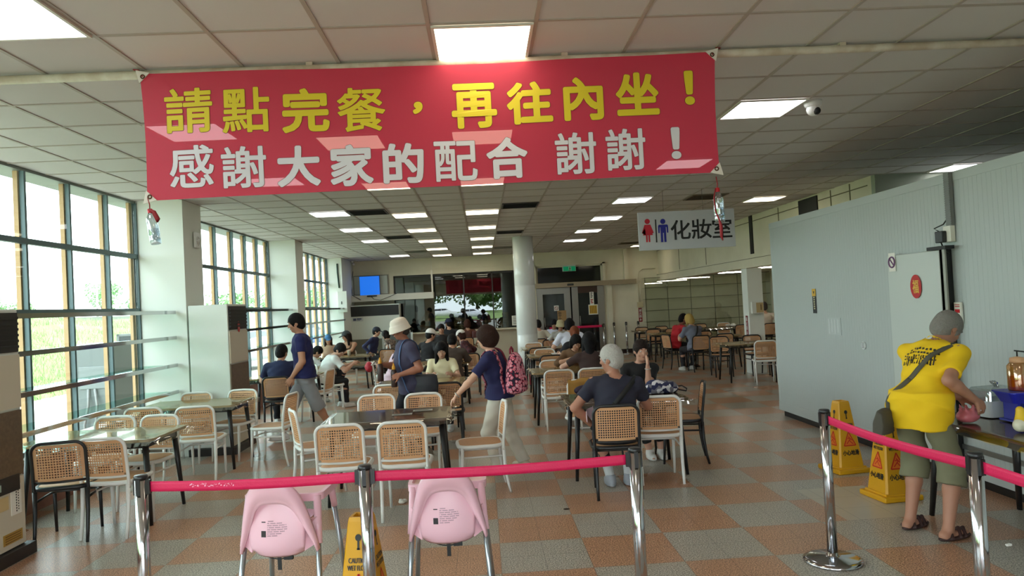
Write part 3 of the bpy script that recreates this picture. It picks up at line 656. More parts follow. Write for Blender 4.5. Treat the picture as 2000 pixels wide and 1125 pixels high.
MB().lathe([(.035, 0), (.035, .006)], (0, 0, 0), 14)
q = MB()
for z in (.34, .26, .18): q.tube([(-.361, .14, z), (-.369, .14, z)], .032, 14)
q.build('pipe_plug', mat('plug_grey', (150, 156, 152), .5), ac)
ac2 = cooler(-3.93, 5.35, PI/2, .92, .60, 1.90, 'tall cream and brown cooler cabinet at the edge of the view by the windows')
MB().box(-.10, .38, -.324, -.312, .52, .64).build('control_panel', acd, ac2); MB().box(.02, .16, -.327, -.323, .55, .60).build('display_strip', mat('pale_readout', (150, 170, 160), .3), ac2)
q = MB(); flat(q, .05, .25, -.314, .40, .50); q.build('tape', mat('old_tape', (206, 180, 130), .6), ac2)
q = MB(); flat(q, .28, .40, -.314, .34, .56); q.build('paper_note', mat('paper', (236, 232, 222), .6), ac2)
q = MB(); flat(q, .18, .40, -.314, .14, .22); q.build('rating_plate', mat('gold_plate', (190, 150, 70), .4, .4), ac2)
q = MB()
for i in range(4): q.box(.20, .38, -.3195, -.318, .15+i*.017, .156+i*.017)
q.build('plate_print', mat('plate_brown', (120, 80, 30), .5), ac2)
q = MB()
for i in range(9): q.box(.335, .345, -.3195, -.318, .36+i*.02, .372+i*.02).box(.36, .368, -.3195, -.318, .37+i*.02, .38+i*.02)
q.build('note_print', ink, ac2)
ac3 = cooler(-3.27, 22.35, 0, 1.5, .5, 1.93, 'wide pale floor air conditioner under the white ledge on the back wall', True)
q = MB().box(-.68, -.35, -.256, -.25, 1.45, 1.56); q.build('logo_plate', mat('logo_pale', (200, 204, 204), .4), ac3)
q = MB().box(-.65, -.56, -.258, -.256, 1.47, 1.54).box(-.54, -.40, -.258, -.256, 1.50, 1.54).box(-.54, -.44, -.258, -.256, 1.47, 1.485); q.build('logo_print', mat('logo_blue', (70, 80, 110), .5), ac3)
t = empty('tilted_framed_panel', (-2.55, 21.9, 0), 0, 'grey framed panel standing on the floor before the back wall cooler', 'panel')
q = MB().box(-.5, .42, -.02, .02, .3, .36).box(-.5, .42, -.02, .02, 1.05, 1.11).box(-.5, -.44, -.02, .02, 0, 1.11).box(.36, .42, -.02, .02, 0, 1.11); q.build('frame', mat('pale_frame', (190, 192, 188), .4), t)
MB().box(-.44, .36, -.01, .01, .36, 1.05).build('panel', mat('panel_grey', (96, 100, 98), .3), t)
# electrical box and fire alarm things on pillars
t = empty('wall_box', (-4.0, 21.5, 0), 0, 'white metal box mounted on the last window pillar', 'box')
MB().box(-.10, .16, -.72, -.55, 1.75, 2.35, .006).build('case', mat('box_white', (226, 226, 218), .4), t)
MB().box(.0, .02, -.73, -.719, 1.98, 2.06).build('latch', blk, t)
t = empty('conduit', (0, 0, 0), 0, 'dark green conduit running down the last window pillar', 'pipe')
MB().tube([(-4.10, 20.93, 3.15), (-4.10, 20.93, 2.9), (-4.07, 20.93, 2.45)], .022, 8).build('pipe', mat('dark_green_pipe', (50, 70, 62), .5), t)
t = empty('smoke_detector_base', (-3.795, 9.86, 2.82), 0, 'white louvred alarm box high on the nearest pillar', 'alarm')
MB().box(-.0, .03, -.08, .08, -.11, .10, .006).build('case', MATS['white_plastic'], t)
MB().ball((.03, -.01, -.02), (.025, .05, .065), 14).build('dome', clear('alarm_dome', (255, 255, 255), .4, .1, (230, 230, 230)), t)
# signs at the doorway
def paper(name, label, cat, x, y, z, wd, ht, m_, marks=()):
    t = empty(name, (x, y, z), 0, label, cat)
    MB().box(-wd/2, wd/2, -.004, 0, -ht/2, ht/2).build('sheet', m_, t)
    for nm, m2, fn in marks:
        q = MB(); fn(q); q.build(nm, m2, t)
    return t
pap = mat('paper', (236, 232, 222), .6); redp = mat('notice_red', (178, 30, 40), .5); yel = mat('notice_yellow', (214, 170, 60), .6); card = mat('cardboard', (172, 136, 92), .8)
def vt(txt, x, z, s, y=-.0065): # vertical line of characters
    def fn(q):
        for i, ch in enumerate(txt): put_text(q, ch, (x-s/2, y, z-(i+1)*s*1.12), (1, 0, 0), (0, 0, 1), s, s, .02)
    return fn
paper('door_notice', 'white strip notice with red and black writing on the dark door glass', 'notice', 3.47, 22.752, 1.78, .13, .42, pap, (('black_print', ink, lambda q: [q.box(-.035, .035-.02*(i % 2), -.006, -.004, .16-.045*i, .185-.045*i) for i in range(4)]), ('red_print', redp, lambda q: [q.box(-.04, .04-.02*(i % 2), -.006, -.004, -.05-.05*i, -.02-.05*i) for i in range(3)])))
paper('door_notice', 'square yellow striped notice under the white strip on the door glass', 'notice', 3.50, 22.750, 1.43, .30, .32, pap, (('yellow_block', yel, lambda q: q.box(-.12, .12, -.006, -.004, -.13, .13)), ('print', mat('notice_brown', (120, 80, 30), .6), lambda q: [q.box(-.10+i*.055, -.08+i*.055, -.008, -.006, -.11, .11) for i in range(4)])))
def ringmark(q):
    q.tube([(.05*math.cos(a), -.006, .05*math.sin(a)) for a in np.linspace(0, 2*PI, 17)[:-1]], .008, 6, True); q.tube([(-.035, -.006, .035), (.035, -.006, -.035)], .006, 6)
paper('no_smoking_sticker', 'small round prohibition sticker on the sliding door glass', 'sticker', 2.34, 22.812, 1.53, .15, .17, pap, (('prohibition_mark', mat('mark_maroon', (150, 50, 50), .5), ringmark),))
paper('cardboard_sign', 'brown cardboard sign with black brush writing on the sliding door', 'sign', 2.50, 22.79, 1.12, .28, .66, card, (('writing', ink, vt('請勿', .065, .02, .11)), ('writing', ink, vt('非工作人', -.065, .31, .11))))
t = empty('exit_sign', (2.80, 22.74, 2.775), 0, 'green emergency exit sign box above the doors', 'exit sign')
MB().box(-.21, .21, -.03, .06, -.10, .10, .004).build('housing', mat('exit_housing', (210, 214, 206), .4), t)
MB().box(-.19, .20, -.034, -.03, -.09, .055).build('green_face', panel_mat('exit_green', (.0, .16, .06), .8, (.0, .05, .02)), t)
q = MB().box(-.02, .06, -.037, -.034, -.07, .04); q.build('doorway_symbol', mat('exit_pale', (190, 226, 200), .4), t)
q = MB(); figure(q, 0, 0, .1, False)
for i, v in enumerate(q.v): q.v[i] = (v[0]*1.0+.02, -.040, v[2]-.015)
q.build('runner_symbol', mat('exit_dark_green', (10, 90, 50), .5), t)
paper('door_sensor', 'small black sensor on the steel header above the doors', 'sensor', 2.80, 22.615, 2.25, .20, .06, blk, (('window', mat('sensor_grey', (70, 70, 70), .3), lambda q: q.box(-.08, .08, -.006, -.004, -.015, .015)),))
t = empty('alarm_bell_box', (5.0, 22.795, 1.5), 0, 'beige call box with conduit on the cream wall', 'box')
MB().box(-.09, .09, -.07, 0, -.08, .09, .006).build('case', mat('beige_box', (200, 184, 150), .5), t)
MB().tube([(-.03, -.03, .08), (-.03, -.03, .8), (.02, -.03, 1.05), (.14, -.03, 1.14), (.55, -.03, 1.14)], .014, 8).tube([(.03, -.03, .08), (.03, -.03, .75)], .012, 8).build('conduit', cream, t)
def exting(x, y, z, rz, label):
    t = empty('extinguisher_sign', (x, y, z), rz, label, 'sign')
    MB().box(-.055, .055, -.006, 0, -.24, .20).build('plate', mat('plate_dark_red', (142, 30, 36), .5), t)
    q = MB(); vt('滅火器', 0, .18, .085, -.009)(q); q.add([(-.035, -.009, -.17), (.0, -.009, -.21), (.035, -.009, -.17), (.012, -.009, -.17), (.012, -.009, -.13), (-.012, -.009, -.13), (-.012, -.009, -.17)], [(0, 1, 2, 3, 4, 5, 6)])
    q.build('white_print', mat('print_white', (228, 220, 214), .5), t)
exting(5.0, 22.79, 1.20, 0, 'red vertical extinguisher sign under the call box on the cream wall')
exting(5.648, 15.29, 1.03, -PI/2, 'red vertical extinguisher sign low on the square white pillar')
t = empty('pillar_box', (5.81, 15.14, 1.40), 0, 'white dispenser box with wooden front on the square pillar', 'box')
MB().box(-.12, .13, -.08, 0, -.13, .12, .006).build('case', mat('box_white', (226, 226, 218), .4), t)
MB().box(-.03, .12, -.088, -.08, -.11, .10).build('wooden_front', mat('pale_wood', (190, 166, 120), .5), t); MB().box(.06, .075, -.092, -.088, -.06, .06).build('slot', mat('slot_brown', (90, 60, 30), .5), t)
# stickers on the cold room
def on_cold(name, label, cat, y, z, wd, ht, m_, marks=(), dx=.0):
    t = empty(name, (X0-.004-dx, y, z), -PI/2, label, cat)    # local -Y looks toward -X
    MB().box(-wd/2, wd/2, -.003, 0, -ht/2, ht/2).build('sheet', m_, t)
    for nm, m2, fn in marks:
        q = MB(); fn(q); q.build(nm, m2, t)
    return t
on_cold('wall_strip_label', 'narrow black strip label with yellow top on the cold room wall', 'label', 8.72, 1.585, .095, .30, ink, (('yellow_top', yel, lambda q: q.box(-.047, .047, -.005, -.003, .06, .15)), ('arrow', ink, lambda q: q.add([(-.02, -.006, .12), (.02, -.006, .12), (.0, -.006, .08)], [(0, 1, 2)])), ('print', mat('print_pale', (200, 190, 150), .5), lambda q: [q.box(-.016+.003*(i % 2), .016, -.006, -.003, .035-.027*i, .052-.027*i) for i in range(6)])))
on_cold('old_tape_marks', 'patch of old peeled tape marks low on the cold room wall', 'tape', 8.25, 1.29, .30, .20, mat('tape_white', (186, 193, 190), .5), (('tape_piece', mat('tape_grey', (198, 203, 201), .5), lambda q: [q.box(-.14+i*.07, -.10+i*.07, -.005, -.003, -.09+.02*(i % 2), .08) for i in range(4)]),))
on_cold('round_vent', 'small round grey vent on the cold room wall', 'vent', 7.62, 1.10, .001, .001, cold, (('disc', mat('vent_pale', (214, 216, 216), .4), lambda q: q.tube([(0, 0, 0), (0, -.012, 0)], .042, 20)), ('slots', mat('vent_slot', (120, 120, 122), .5), lambda q: [q.box(-.025, .025, -.0145, -.012, -.025+i*.016, -.018+i*.016) for i in range(4)])))
on_cold('no_smoking_sticker', 'white sticker with crossed purple mark at the top corner of the cold room door', 'sticker', 6.86, 1.955, .11, .18, pap, (('prohibition_mark', mat('mark_purple', (110, 70, 110), .5), ringmark),), .078)
st = on_cold('round_red_sticker', 'oval red lucky sticker with gold writing on the cold room door', 'sticker', 6.50, 1.71, .001, .001, cold, (), .078)
q = MB(); n = 28; q.add([(.085*math.cos(2*PI*i/n), -.003, .11*math.sin(2*PI*i/n)) for i in range(n)], [tuple(range(n))]); q.build('red_oval', mat('lucky_red', (188, 22, 30), .5), st)
q = MB(); put_text(q, '福', (-.045, -.005, -.06), (1, 0, 0), (0, 0, 1), .09, .12, .03); q.build('gold_print', mat('lucky_gold', (222, 170, 50), .4), st)
# ================================================================ cane cafe chairs
cane = mat('cane_tan', (214, 164, 120), .5); 
frw = mat('chair_white', (232, 232, 228), .38); frb = mat('chair_black', (30, 30, 32), .4)
def perforated(fn, nu, nv, hole, thick, skip):
    """panel with round-cornered square holes; fn maps (u,v) in 0..1 to 3D, real holes right through"""
    bm = bmesh.new(); cache = {}
    def V(u, v):
        k = (round(u*nu*8), round(v*nv*8))
        if k not in cache: cache[k] = bm.verts.new(fn(u, v))
        return cache[k]
    for i in range(nu):
        for j in range(nv):
            u0, v0, du, dv = i/nu, j/nv, 1/nu, 1/nv
            cu, cv = u0+du/2, v0+dv/2
            o = [V(u0, v0), V(cu, v0), V(u0+du, v0), V(u0+du, cv), V(u0+du, v0+dv), V(cu, v0+dv), V(u0, v0+dv), V(u0, cv)]
            s = skip(cu, cv)
            if s == 2: continue
            if s == 1: bm.faces.new(o); continue
            ii = [bm.verts.new(fn(cu+hole*du*math.cos(a), cv+hole*dv*math.sin(a))) for a in (math.radians(225+45*k) for k in range(8))]
            for k in range(8): bm.faces.new((o[k], o[(k+1) % 8], ii[(k+1) % 8], ii[k]))
    bmesh.ops.recalc_face_normals(bm, faces=bm.faces[:])
    bmesh.ops.solidify(bm, geom=bm.faces[:], thickness=thick)
    me = bpy.data.meshes.new('perforated'); bm.to_mesh(me); bm.free(); return me
def rr_skip(r, mg):
    def fn(u, v):
        x, y = abs(u-.5), abs(v-.5)
        if x > .5-r and y > .5-r and math.hypot(x-(.5-r), y-(.5-r)) > r: return 2
        if x > .5-mg or y > .5-mg or (x > .5-r and y > .5-r and math.hypot(x-(.5-r), y-(.5-r)) > r-mg): return 1
        return 0
    return fn
def back_y(z): return -.205-.05*((z-.45)/.37)**1.3 if z > .45 else -.205
def back_pt(u, v):
    z = .505+.295*v; x = (u-.5)*.366
    return (x, back_y(z)-.018*(1-(2*u-1)**2)+.003, z)
CH = {}
def chair_meshes():
    CH['back'] = perforated(back_pt, 18, 14, .37, .005, rr_skip(.13, .045)); CH['back'].materials.append(cane)
    q = MB(); out = rrect(.40, .40, .11, 6); k = len(out)
    def ring(s, z): return [(x*s, y*s, z) for x, y in out]
    q.add(ring(1, .452)+ring(.97, .458)+ring(.6, .452)+ring(.2, .449)+[(0, 0, .448)]+ring(1, .44)+[(0, 0, .44)],
          [(a*k+i, a*k+(i+1) % k, (a+1)*k+(i+1) % k, (a+1)*k+i) for a in range(3) for i in range(k)]+[(3*k+i, 3*k+(i+1) % k, 4*k) for i in range(k)]
          + [(4*k+1+(i+1) % k, 4*k+1+i, 5*k+1) for i in range(k)]+[(i, 4*k+1+i, 4*k+1+(i+1) % k, (i+1) % k) for i in range(k)], True)
    CH['seat'] = q.mesh('seat'); CH['seat'].materials.append(seat_m)
    for nm, m_ in (('w', frw), ('b', frb)):
        q = MB(); q.tube([(x, y, .442) for x, y in rrect(.415, .415, .115, 6)], .019, 8, True); CH['seat_frame'+nm] = q.mesh('seat_frame')
        pts = []
        for z in np.linspace(.40, .74, 9): pts.append((-.196, back_y(z), z))
        for a in np.linspace(10, 90, 7):
            a = math.radians(a); z = .74+.075*math.sin(a); pts.append((-.196+.075*(1-math.cos(a)), back_y(z), z))
        full = pts+[(0, back_y(.815)-.018, .818)]+[(-x, y, z) for x, y, z in pts[::-1]]
        q = MB().tube(full, .0135, 10)
        q.tube([(-.19, back_y(.50), .50), (-.1, back_y(.50)-.016, .497), (0, back_y(.5)-.02, .496), (.1, back_y(.50)-.016, .497), (.19, back_y(.50), .50)], .010, 8)
        CH['back_frame'+nm] = q.mesh('back_frame')
        CH['rear'+nm] = MB().tube([(0, -.205, .43), (0, -.212, .25), (0, -.232, .10), (0, -.255, 0)], [.018, .016, .014, .0125], 10).mesh('leg')
        CH['front'+nm] = MB().tube([(0, .175, .44), (0, .185, .2), (0, .20, 0)], [.017, .0145, .012], 10).mesh('leg')
        q = MB().tube([(-.186, -.205, .345), (-.186, 0, .345), (-.184, .12, .345), (-.165, .165, .343), (-.12, .188, .341), (0, .195, .34), (.12, .188, .341), (.165, .165, .343), (.184, .12, .345), (.186, 0, .345), (.186, -.205, .345)], .0095, 8)
        CH['stretcher'+nm] = q.mesh('stretcher')
        for k2 in ('seat_frame', 'back_frame', 'rear', 'front', 'stretcher'): CH[k2+nm].materials.append(m_)
seat_m = bpy.data.materials.new('cane_seat'); seat_m.use_nodes = True
def seat_nodes():
    nt = seat_m.node_tree; b = nt.nodes['Principled BSDF']; tc = nt.nodes.new('ShaderNodeTexCoord'); sx = nt.nodes.new('ShaderNodeSeparateXYZ'); nt.links.new(tc.outputs['Object'], sx.inputs[0])
    def cell(o): return mth(nt, 'SUBTRACT', mth(nt, 'FRACT', mth(nt, 'DIVIDE', sx.outputs[o], .014)), .5)
    a, c = cell(0), cell(1); d = mth(nt, 'ADD', mth(nt, 'MULTIPLY', a, a), mth(nt, 'MULTIPLY', c, c))
    nt.links.new(mixc(nt, mth(nt, 'LESS_THAN', d, .045), (206, 156, 112), (120, 80, 52)), b.inputs['Base Color']); b.inputs['Roughness'].default_value = .5
seat_nodes(); chair_meshes()
def chair(bx, by, rz, black, label, group='cane chairs'):
    """(bx, by): floor point below the middle of the back's top edge; rz turns local +Y (the way the sitter faces)"""
    x = bx-math.sin(rz)*.25; y = by+math.cos(rz)*.25; k = 'b' if black else 'w'
    t = empty('cane_chair', (x, y, 0), rz, label, 'chair', group)
    link('seat', CH['seat'], t); link('backrest', CH['back'], t); link('seat_frame', CH['seat_frame'+k], t); link('back_frame', CH['back_frame'+k], t); link('stretcher', CH['stretcher'+k], t)
    for nm, sx in (('rear', -.19), ('rear', .19), ('front', -.175), ('front', .175)):
        o = link('leg', CH[nm+k], t); o.location = (sx, 0, 0)
    return t
D = math.radians
W_, B_k = False, True
CHAIRS = [  # back-top x, y, facing, black frame, label
 (-3.46, 5.98, 12, 1, 'black-framed cane chair beside the cream cooler cabinet, facing the windows'),
 (-3.16, 6.05, -4, 0, 'white cane chair next to the black one at the window table nearest the entrance'),
 (-3.72, 7.42, 180, 0, 'white cane chair across the window table from the black chair, back to the glass'),
 (-3.24, 7.33, 172, 0, 'white cane chair facing the entrance at the aisle end of the first window table'),
 (-3.74, 8.05, 2, 0, 'white cane chair mostly hidden behind the first window table, second table near side'),
 (-3.13, 7.90, 4, 0, 'white cane chair with its back to the first window table, tucked at the second'),
 (-3.69, 9.40, 180, 0, 'white cane chair right before the white side of the cooler cabinet'),
 (-3.12, 9.44, 168, 0, 'white cane chair facing the entrance in front of the brown cooler front'),
 (-2.30, 8.68, 82, 0, 'white cane chair in profile facing the second window table from the aisle'),
 (-1.90, 7.16, -66, 0, 'white cane chair turned sideways at the window end of the empty brown table'),
 (-1.235, 6.05, 0, 0, 'white cane chair behind the belt, by the window end of the empty brown table'),
 (-.715, 6.02, 0, 0, 'white cane chair behind the belt, by the aisle end of the empty brown table'),
 (-1.21, 8.02, 180, 0, 'white cane chair across the empty brown table, nearer the windows'),
 (-.69, 7.92, 180, 0, 'white cane chair across the empty brown table, before the bucket-hat man'),
 (.16, 6.92, 95, 0, 'white cane chair in profile beside the woman with the floral backpack'),
 (-.50, 8.93, 2, 1, 'black-framed cane chair behind the empty brown table, beside the woman\'s outstretched hand'),
 (-1.20, 9.05, 0, 0, 'white cane chair half hidden behind the bucket-hat man'),
 (1.11, 6.25, -4, 1, 'black-framed cane chair the grey-haired man sits on'),
 (1.59, 6.66, -6, 0, 'empty white cane chair beside the grey-haired man'),
 (2.28, 7.55, 78, 1, 'black-framed cane chair in profile alone at the aisle end of the couple\'s table'),
 (1.14, 8.38, 170, 0, 'white cane chair with a mustard jacket hung over its back'),
 (1.68, 8.42, 178, 1, 'black-framed cane chair the woman in the black tee sits on'),
 (.985, 9.72, 0, 0, 'white cane chair behind the couple\'s table, empty, nearest the floral backpack'),
 (1.45, 9.74, 0, 0, 'white cane chair the long-haired woman in dark brown sits on'),
 (1.06, 11.40, 180, 0, 'white cane chair facing the entrance at the first table beyond the couple'),
 (1.52, 11.55, 180, 0, 'white cane chair the person in the brown sweater sits on'),
 (1.15, 12.50, 0, 1, 'black-framed cane chair behind the first table beyond the couple'),
 (1.62, 12.55, 0, 1, 'black-framed cane chair the red-haired woman sits on'),
 (1.18, 14.22, 180, 0, 'white cane chair facing the entrance at the second table beyond the couple'),
 (1.10, 14.72, 0, 1, 'black-framed cane chair at the third table beyond the couple, back showing just above'),
 (1.84, 15.12, 0, 1, 'black-framed cane chair under the person in the white shirt with black strap'),
 (1.13, 16.62, 180, 0, 'white cane chair close beside the round column facing the entrance'),
 (1.62, 17.55, 180, 1, 'black-framed cane chair under the person in the tan bucket hat'),
 (1.40, 18.3, 0, 1, 'black-framed cane chair just past the round column'),
 (-3.19, 11.15, 4, 1, 'black-framed cane chair the seated man in navy sits on by the windows'),
 (-2.55, 12.05, 80, 0, 'white cane chair in profile beside the leaning person in white'),
 (-3.05, 13.25, -75, 0, 'white cane chair under the leaning person in white'),
 (-3.35, 17.95, 190, 0, 'white cane chair under the woman in the brown tank top'),
 (-2.02, 13.1, -82, 0, 'white cane chair in profile with a red bag hung on it'),
 (-.62, 10.95, 182, 1, 'black-framed cane chair under the long-haired woman in cream'),
 (-.30, 14.12, 2, 1, 'black-framed cane chair with clear backrest behind the woman in cream'),
 (-.72, 12.45, 0, 1, 'black-framed cane chair under the broad-backed person in dark brown'),
 (-.46, 16.9, 4, 0, 'white cane chair beside the white cap in the crowded middle tables'),
 (-.98, 21.2, 0, 1, 'black-framed cane chair under the black-shirted person by the serving window'),
 (-.50, 21.2, 0, 1, 'black-framed cane chair under the brown-haired person by the serving window'),
 (4.84, 15.98, 2, 1, 'black-framed cane chair under the blonde person\'s elbow at the far couple\'s table'),
 (4.99, 15.22, 172, 1, 'black-framed cane chair facing the entrance just behind the far bare table'),
 (5.46, 16.2, 0, 1, 'black-framed cane chair behind the two at the far bare table'),
 (5.66, 15.12, 180, 1, 'black-framed cane chair facing the entrance before the square pillar'),
 (5.20, 13.20, -14, 0, 'white cane chair standing alone among dark chairs at the far bare table'),
 (5.66, 13.05, 0, 1, 'black-framed cane chair half hidden by the cold room\'s edge'),
 (5.45, 17.75, 180, 1, 'black-framed cane chair behind the blonde person, facing the entrance'),
 (4.84, 22.0, 180, 1, 'black-framed cane chair against the back wall under the red extinguisher sign'),
 (5.45, 22.0, 180, 1, 'black-framed cane chair against the shelving, second from the extinguisher sign'),
 (4.76, 20.2, 180, 1, 'black-framed cane chair at the near table of the alcove, facing the entrance'),
 (5.30, 20.15, 180, 1, 'black-framed cane chair beside the red-shirted man\'s back'),
 (4.92, 20.75, 0, 1, 'black-framed cane chair back to back before the extinguisher sign table'),
 (6.72, 22.2, 180, 1, 'black-framed cane chair before the shelving behind the blonde person'),
 (7.45, 22.2, 180, 0, 'white cane chair before the shelving with a crumpled tissue on its table'),
 (7.30, 20.15, -6, 1, 'black-framed cane chair with a tall dark back beside the square pillar'),
 (8.10, 20.1, 0, 1, 'black-framed cane chair tucked behind the square pillar'),
 (4.31, 17.07, -72, 1, 'black-framed cane chair under the man in the red shirt'),
 (-2.30, 17.30, 4, 1, 'black-framed cane chair that carries the white shopping bag'),
]
for x, y, a, b, l in CHAIRS: chair(x, y, D(a), b, l)

# ================================================================ tables
tbm = mat('table_top_brown', (92, 64, 44), .18, 0, .6, noise=(3, (76, 52, 36))); tbe = mat('table_edge_black', (24, 24, 26), .4)
tbl = mat('table_top_light', (168, 140, 96), .2, 0, .6, noise=(3, (150, 122, 82)))
cov_m = clear('clear_table_sheet', (255, 255, 255), .22, .04, (250, 248, 240))
def table_meshes(W, Dp):
    o = rrect(W, Dp, .07, 5)
    top = MB().prism(o, 'z', .722, .745).mesh('tabletop')
    apr = MB(); a, b = W/2-.09, Dp/2-.09
    apr.box(-a, a, -b-.012, -b+.012, .66, .722).box(-a, a, b-.012, b+.012, .66, .722).box(-a-.012, -a+.012, -b, b, .66, .722).box(a-.012, a+.012, -b, b, .66, .722)
    leg = MB().tube([(0, 0, .722), (.05, .05, 0)], [.028, .016], 10).mesh('leg')
    r2 = np.random.default_rng(3)
    def sheet(u, v):
        x, y = (u-.5)*(W+.14), (v-.5)*(Dp+.12); ex = max(abs(x)-W/2, 0); ey = max(abs(y)-Dp/2, 0)
        d = math.hypot(ex, ey); z = .7475
        if d > 0: z -= .9*d*(1 if not (ex and ey) else .25); z += .006*math.sin(38*x+13*y)+.012*(1 if ex and ey else 0)*math.sin(70*x)
        return (x-.35*ex*np.sign(x), y-.35*ey*np.sign(y), z)
    sh = MB().grid(sheet, 44, 30).mesh('plastic_cover'); sh.materials.append(cov_m)
    return top, apr.mesh('apron'), leg, sh
TM = table_meshes(1.18, .78)
for me, mm in zip(TM[:3], (None, tbe, tbe)):
    if mm: me.materials.append(mm)
top_d = TM[0]; top_l = TM[0].copy(); top_d.materials.append(tbm); top_l.materials.append(tbl)
def table(x, y, rz, label, light=False, cover=True):
    t = empty('dining_table', (x, y, 0), rz, label, 'table', 'dining tables')
    link('tabletop', top_l if light else top_d, t); link('apron', TM[1], t)
    for sx, sy in ((1, 1), (-1, 1), (1, -1), (-1, -1)):
        o = link('leg', TM[2], t); o.location = (sx*.49, sy*.29, 0); o.scale = (sx, sy, 1)
    if cover: link('plastic_cover', TM[3], t)
    return t
for x, y, a, l, lt in [
 (-3.47, 6.72, 0, 'table under a clear plastic sheet at the windows nearest the entrance', 1),
 (-3.49, 8.86, 0, 'table under a clear sheet before the pillar, second along the windows', 1),
 (-.93, 6.95, 2, 'empty dark brown table under a clear sheet behind the belt barrier', 0),
 (1.37, 7.33, 0, 'table where the grey-haired man and the woman in black sit', 0),
 (1.25, 10.60, 0, 'first table beyond the couple, gold-edged sheet corner showing', 1),
 (1.40, 13.70, 0, 'second table beyond the couple, beside the red-haired woman', 1),
 (1.42, 15.92, 0, 'third table beyond the couple, close to the round column', 1),
 (-.88, 9.95, 0, 'table with crumpled sheet corner behind the bucket-hat man', 1),
 (-.85, 13.3, 0, 'table of the crowd between the bucket-hat man and the serving window', 1),
 (-.75, 17.9, 0, 'table with a white bottle in the crowd near the serving window', 1),
 (-3.35, 12.2, 0, 'table the seated man in navy leans on by the windows', 1),
 (-2.62, 14.2, 0, 'table the leaning person in white rests his arms on', 1),
 (-3.2, 16.85, 0, 'table with white cups before the woman in the tank top', 1),
 (5.25, 14.1, 0, 'far bare table between the square pillar and the cold room', 1),
 (5.42, 16.98, 0, 'far table shared by the red-shirted man and the blonde person', 1),
 (5.05, 19.35, 0, 'table of the alcove nearest the red-shirted man\'s back', 1),
 (5.05, 21.35, 0, 'table under the red extinguisher sign by the shelving', 0),
 (7.0, 21.1, 0, 'dark long table with a tissue before the alcove shelving', 0)]:
    table(x, y, D(a), l, bool(lt))
# paper slips under the sheet of the empty table
for dx, dy, wd, ht, l in ((.30, .17, .19, .11, 'grey printed slip at the far edge of the empty brown table'), (.12, -.03, .19, .10, 'grey printed slip in the middle of the empty brown table')):
    t = empty('paper_slip', (-.93+dx, 6.95+dy, .7490), .05, l, 'paper')
    MB().box(-wd/2, wd/2, -ht/2, ht/2, 0, .0012).build('sheet', mat('slip_grey', (150, 146, 134), .6), t)
    q = MB()
    for i in range(5): q.box(-wd*.42, wd*.4-.02*(i % 2), -ht*.38+i*ht*.17, -ht*.31+i*ht*.17, .0012, .0018)
    q.build('print', mat('slip_ink', (92, 88, 80), .6), t)

# ================================================================ queue barriers
pol = mat('polished_steel', (196, 196, 200), .12, 1); hdm = mat('post_head_black', (26, 26, 28), .35); beltm = mat('magenta_belt', (214, 22, 84), .5, bump=(120, .1))
def post(x, y, label, HH=.965):
    t = empty('barrier_post', (x, y, 0), 0, label, 'barrier post', 'belt barrier posts')
    MB().lathe([(.0, 0), (.178, 0), (.18, .006), (.178, .016), (.15, .026), (.05, .036), (.034, .042), (.032, .06)], (0, 0, 0), 40).build('base', pol, t)
    MB().lathe([(.0315, .04), (.0315, HH-.018)], (0, 0, 0), 32).build('pole', pol, t)
    hd_ = MB().lathe([(.0325, HH-.022), (.0335, HH-.014), (.033, HH-.004), (.029, HH), (.0, HH)], (0, 0, 0), 32)
    for k in range(4):
        a = k*PI/2; ca, sa = math.cos(a), math.sin(a)
        hd_.prism([(ca*.036+sa*.010, sa*.036-ca*.010), (ca*.036-sa*.010, sa*.036+ca*.010), (ca*.028-sa*.010, sa*.028+ca*.010), (ca*.028+sa*.010, sa*.028-ca*.010)], 'z', HH-.10, HH-.018)
    hd_.build('head', hdm, t)
    return t
def belt(t, p, q_, w_=.052, sag=.012, zc=.905, r0=.036, worn=False):
    p, q_ = Vector(p), Vector(q_); d = (q_-p); L = d.length; d.normalize(); n = Vector((-d.y, d.x)); o = t.location
    def fn(u, v):
        s = r0+(L-2*r0)*u; return (p.x+d.x*s-o.x, p.y+d.y*s-o.y, zc-sag*math.sin(PI*u)+(v-.5)*w_)
    b = MB().grid(fn, 40, 3)
    ob = b.build('belt', beltm, t)
    md = ob.modifiers.new('thickness', 'SOLIDIFY'); md.thickness = .0016
    for e, s in ((p, 1), (q_, -1)):
        c = MB(); a = e+d*(s*.038); c.prism([(a.x-o.x+n.x*.011+d.x*.012, a.y-o.y+n.y*.011+d.y*.012), (a.x-o.x-n.x*.011+d.x*.012, a.y-o.y-n.y*.011+d.y*.012), (a.x-o.x-n.x*.011-d.x*.012, a.y-o.y-n.y*.011-d.y*.012), (a.x-o.x+n.x*.011-d.x*.012, a.y-o.y+n.y*.011-d.y*.012)], 'z', zc-.036, zc+.036)
        c.build('belt_clip', hdm, t)
    if worn:
        q = MB(); r3 = random.Random(5)
        x0, x1 = .20, .40
        for i in range(34):
            u = x0+(x1-x0)*(i/34)*(1 if i < 26 else 1.06); s = r0+(L-2*r0)*u; zz = zc-sag*math.sin(PI*u)+r3.uniform(-.007, .006); hh = r3.uniform(.003, .011); ww = r3.uniform(.002, .010)
            yy = -.0025
            q.add([(p.x+d.x*(s+a)-o.x-n.x*.0022, p.y+d.y*(s+a)-o.y-n.y*.0022, zz+b) for a, b in ((0, 0), (ww, .002), (ww*.8, hh), (.001, hh*.7))], [(0, 1, 2, 3)])
        q.build('worn_print', mat('worn_belt_print', (240, 170, 196), .6), ob)
PL, PM, PR = (-1.79, 3.80), (-.638, 3.72), (.752, 3.745)
PA, PB = (2.15, 4.56), (2.19, 3.20)
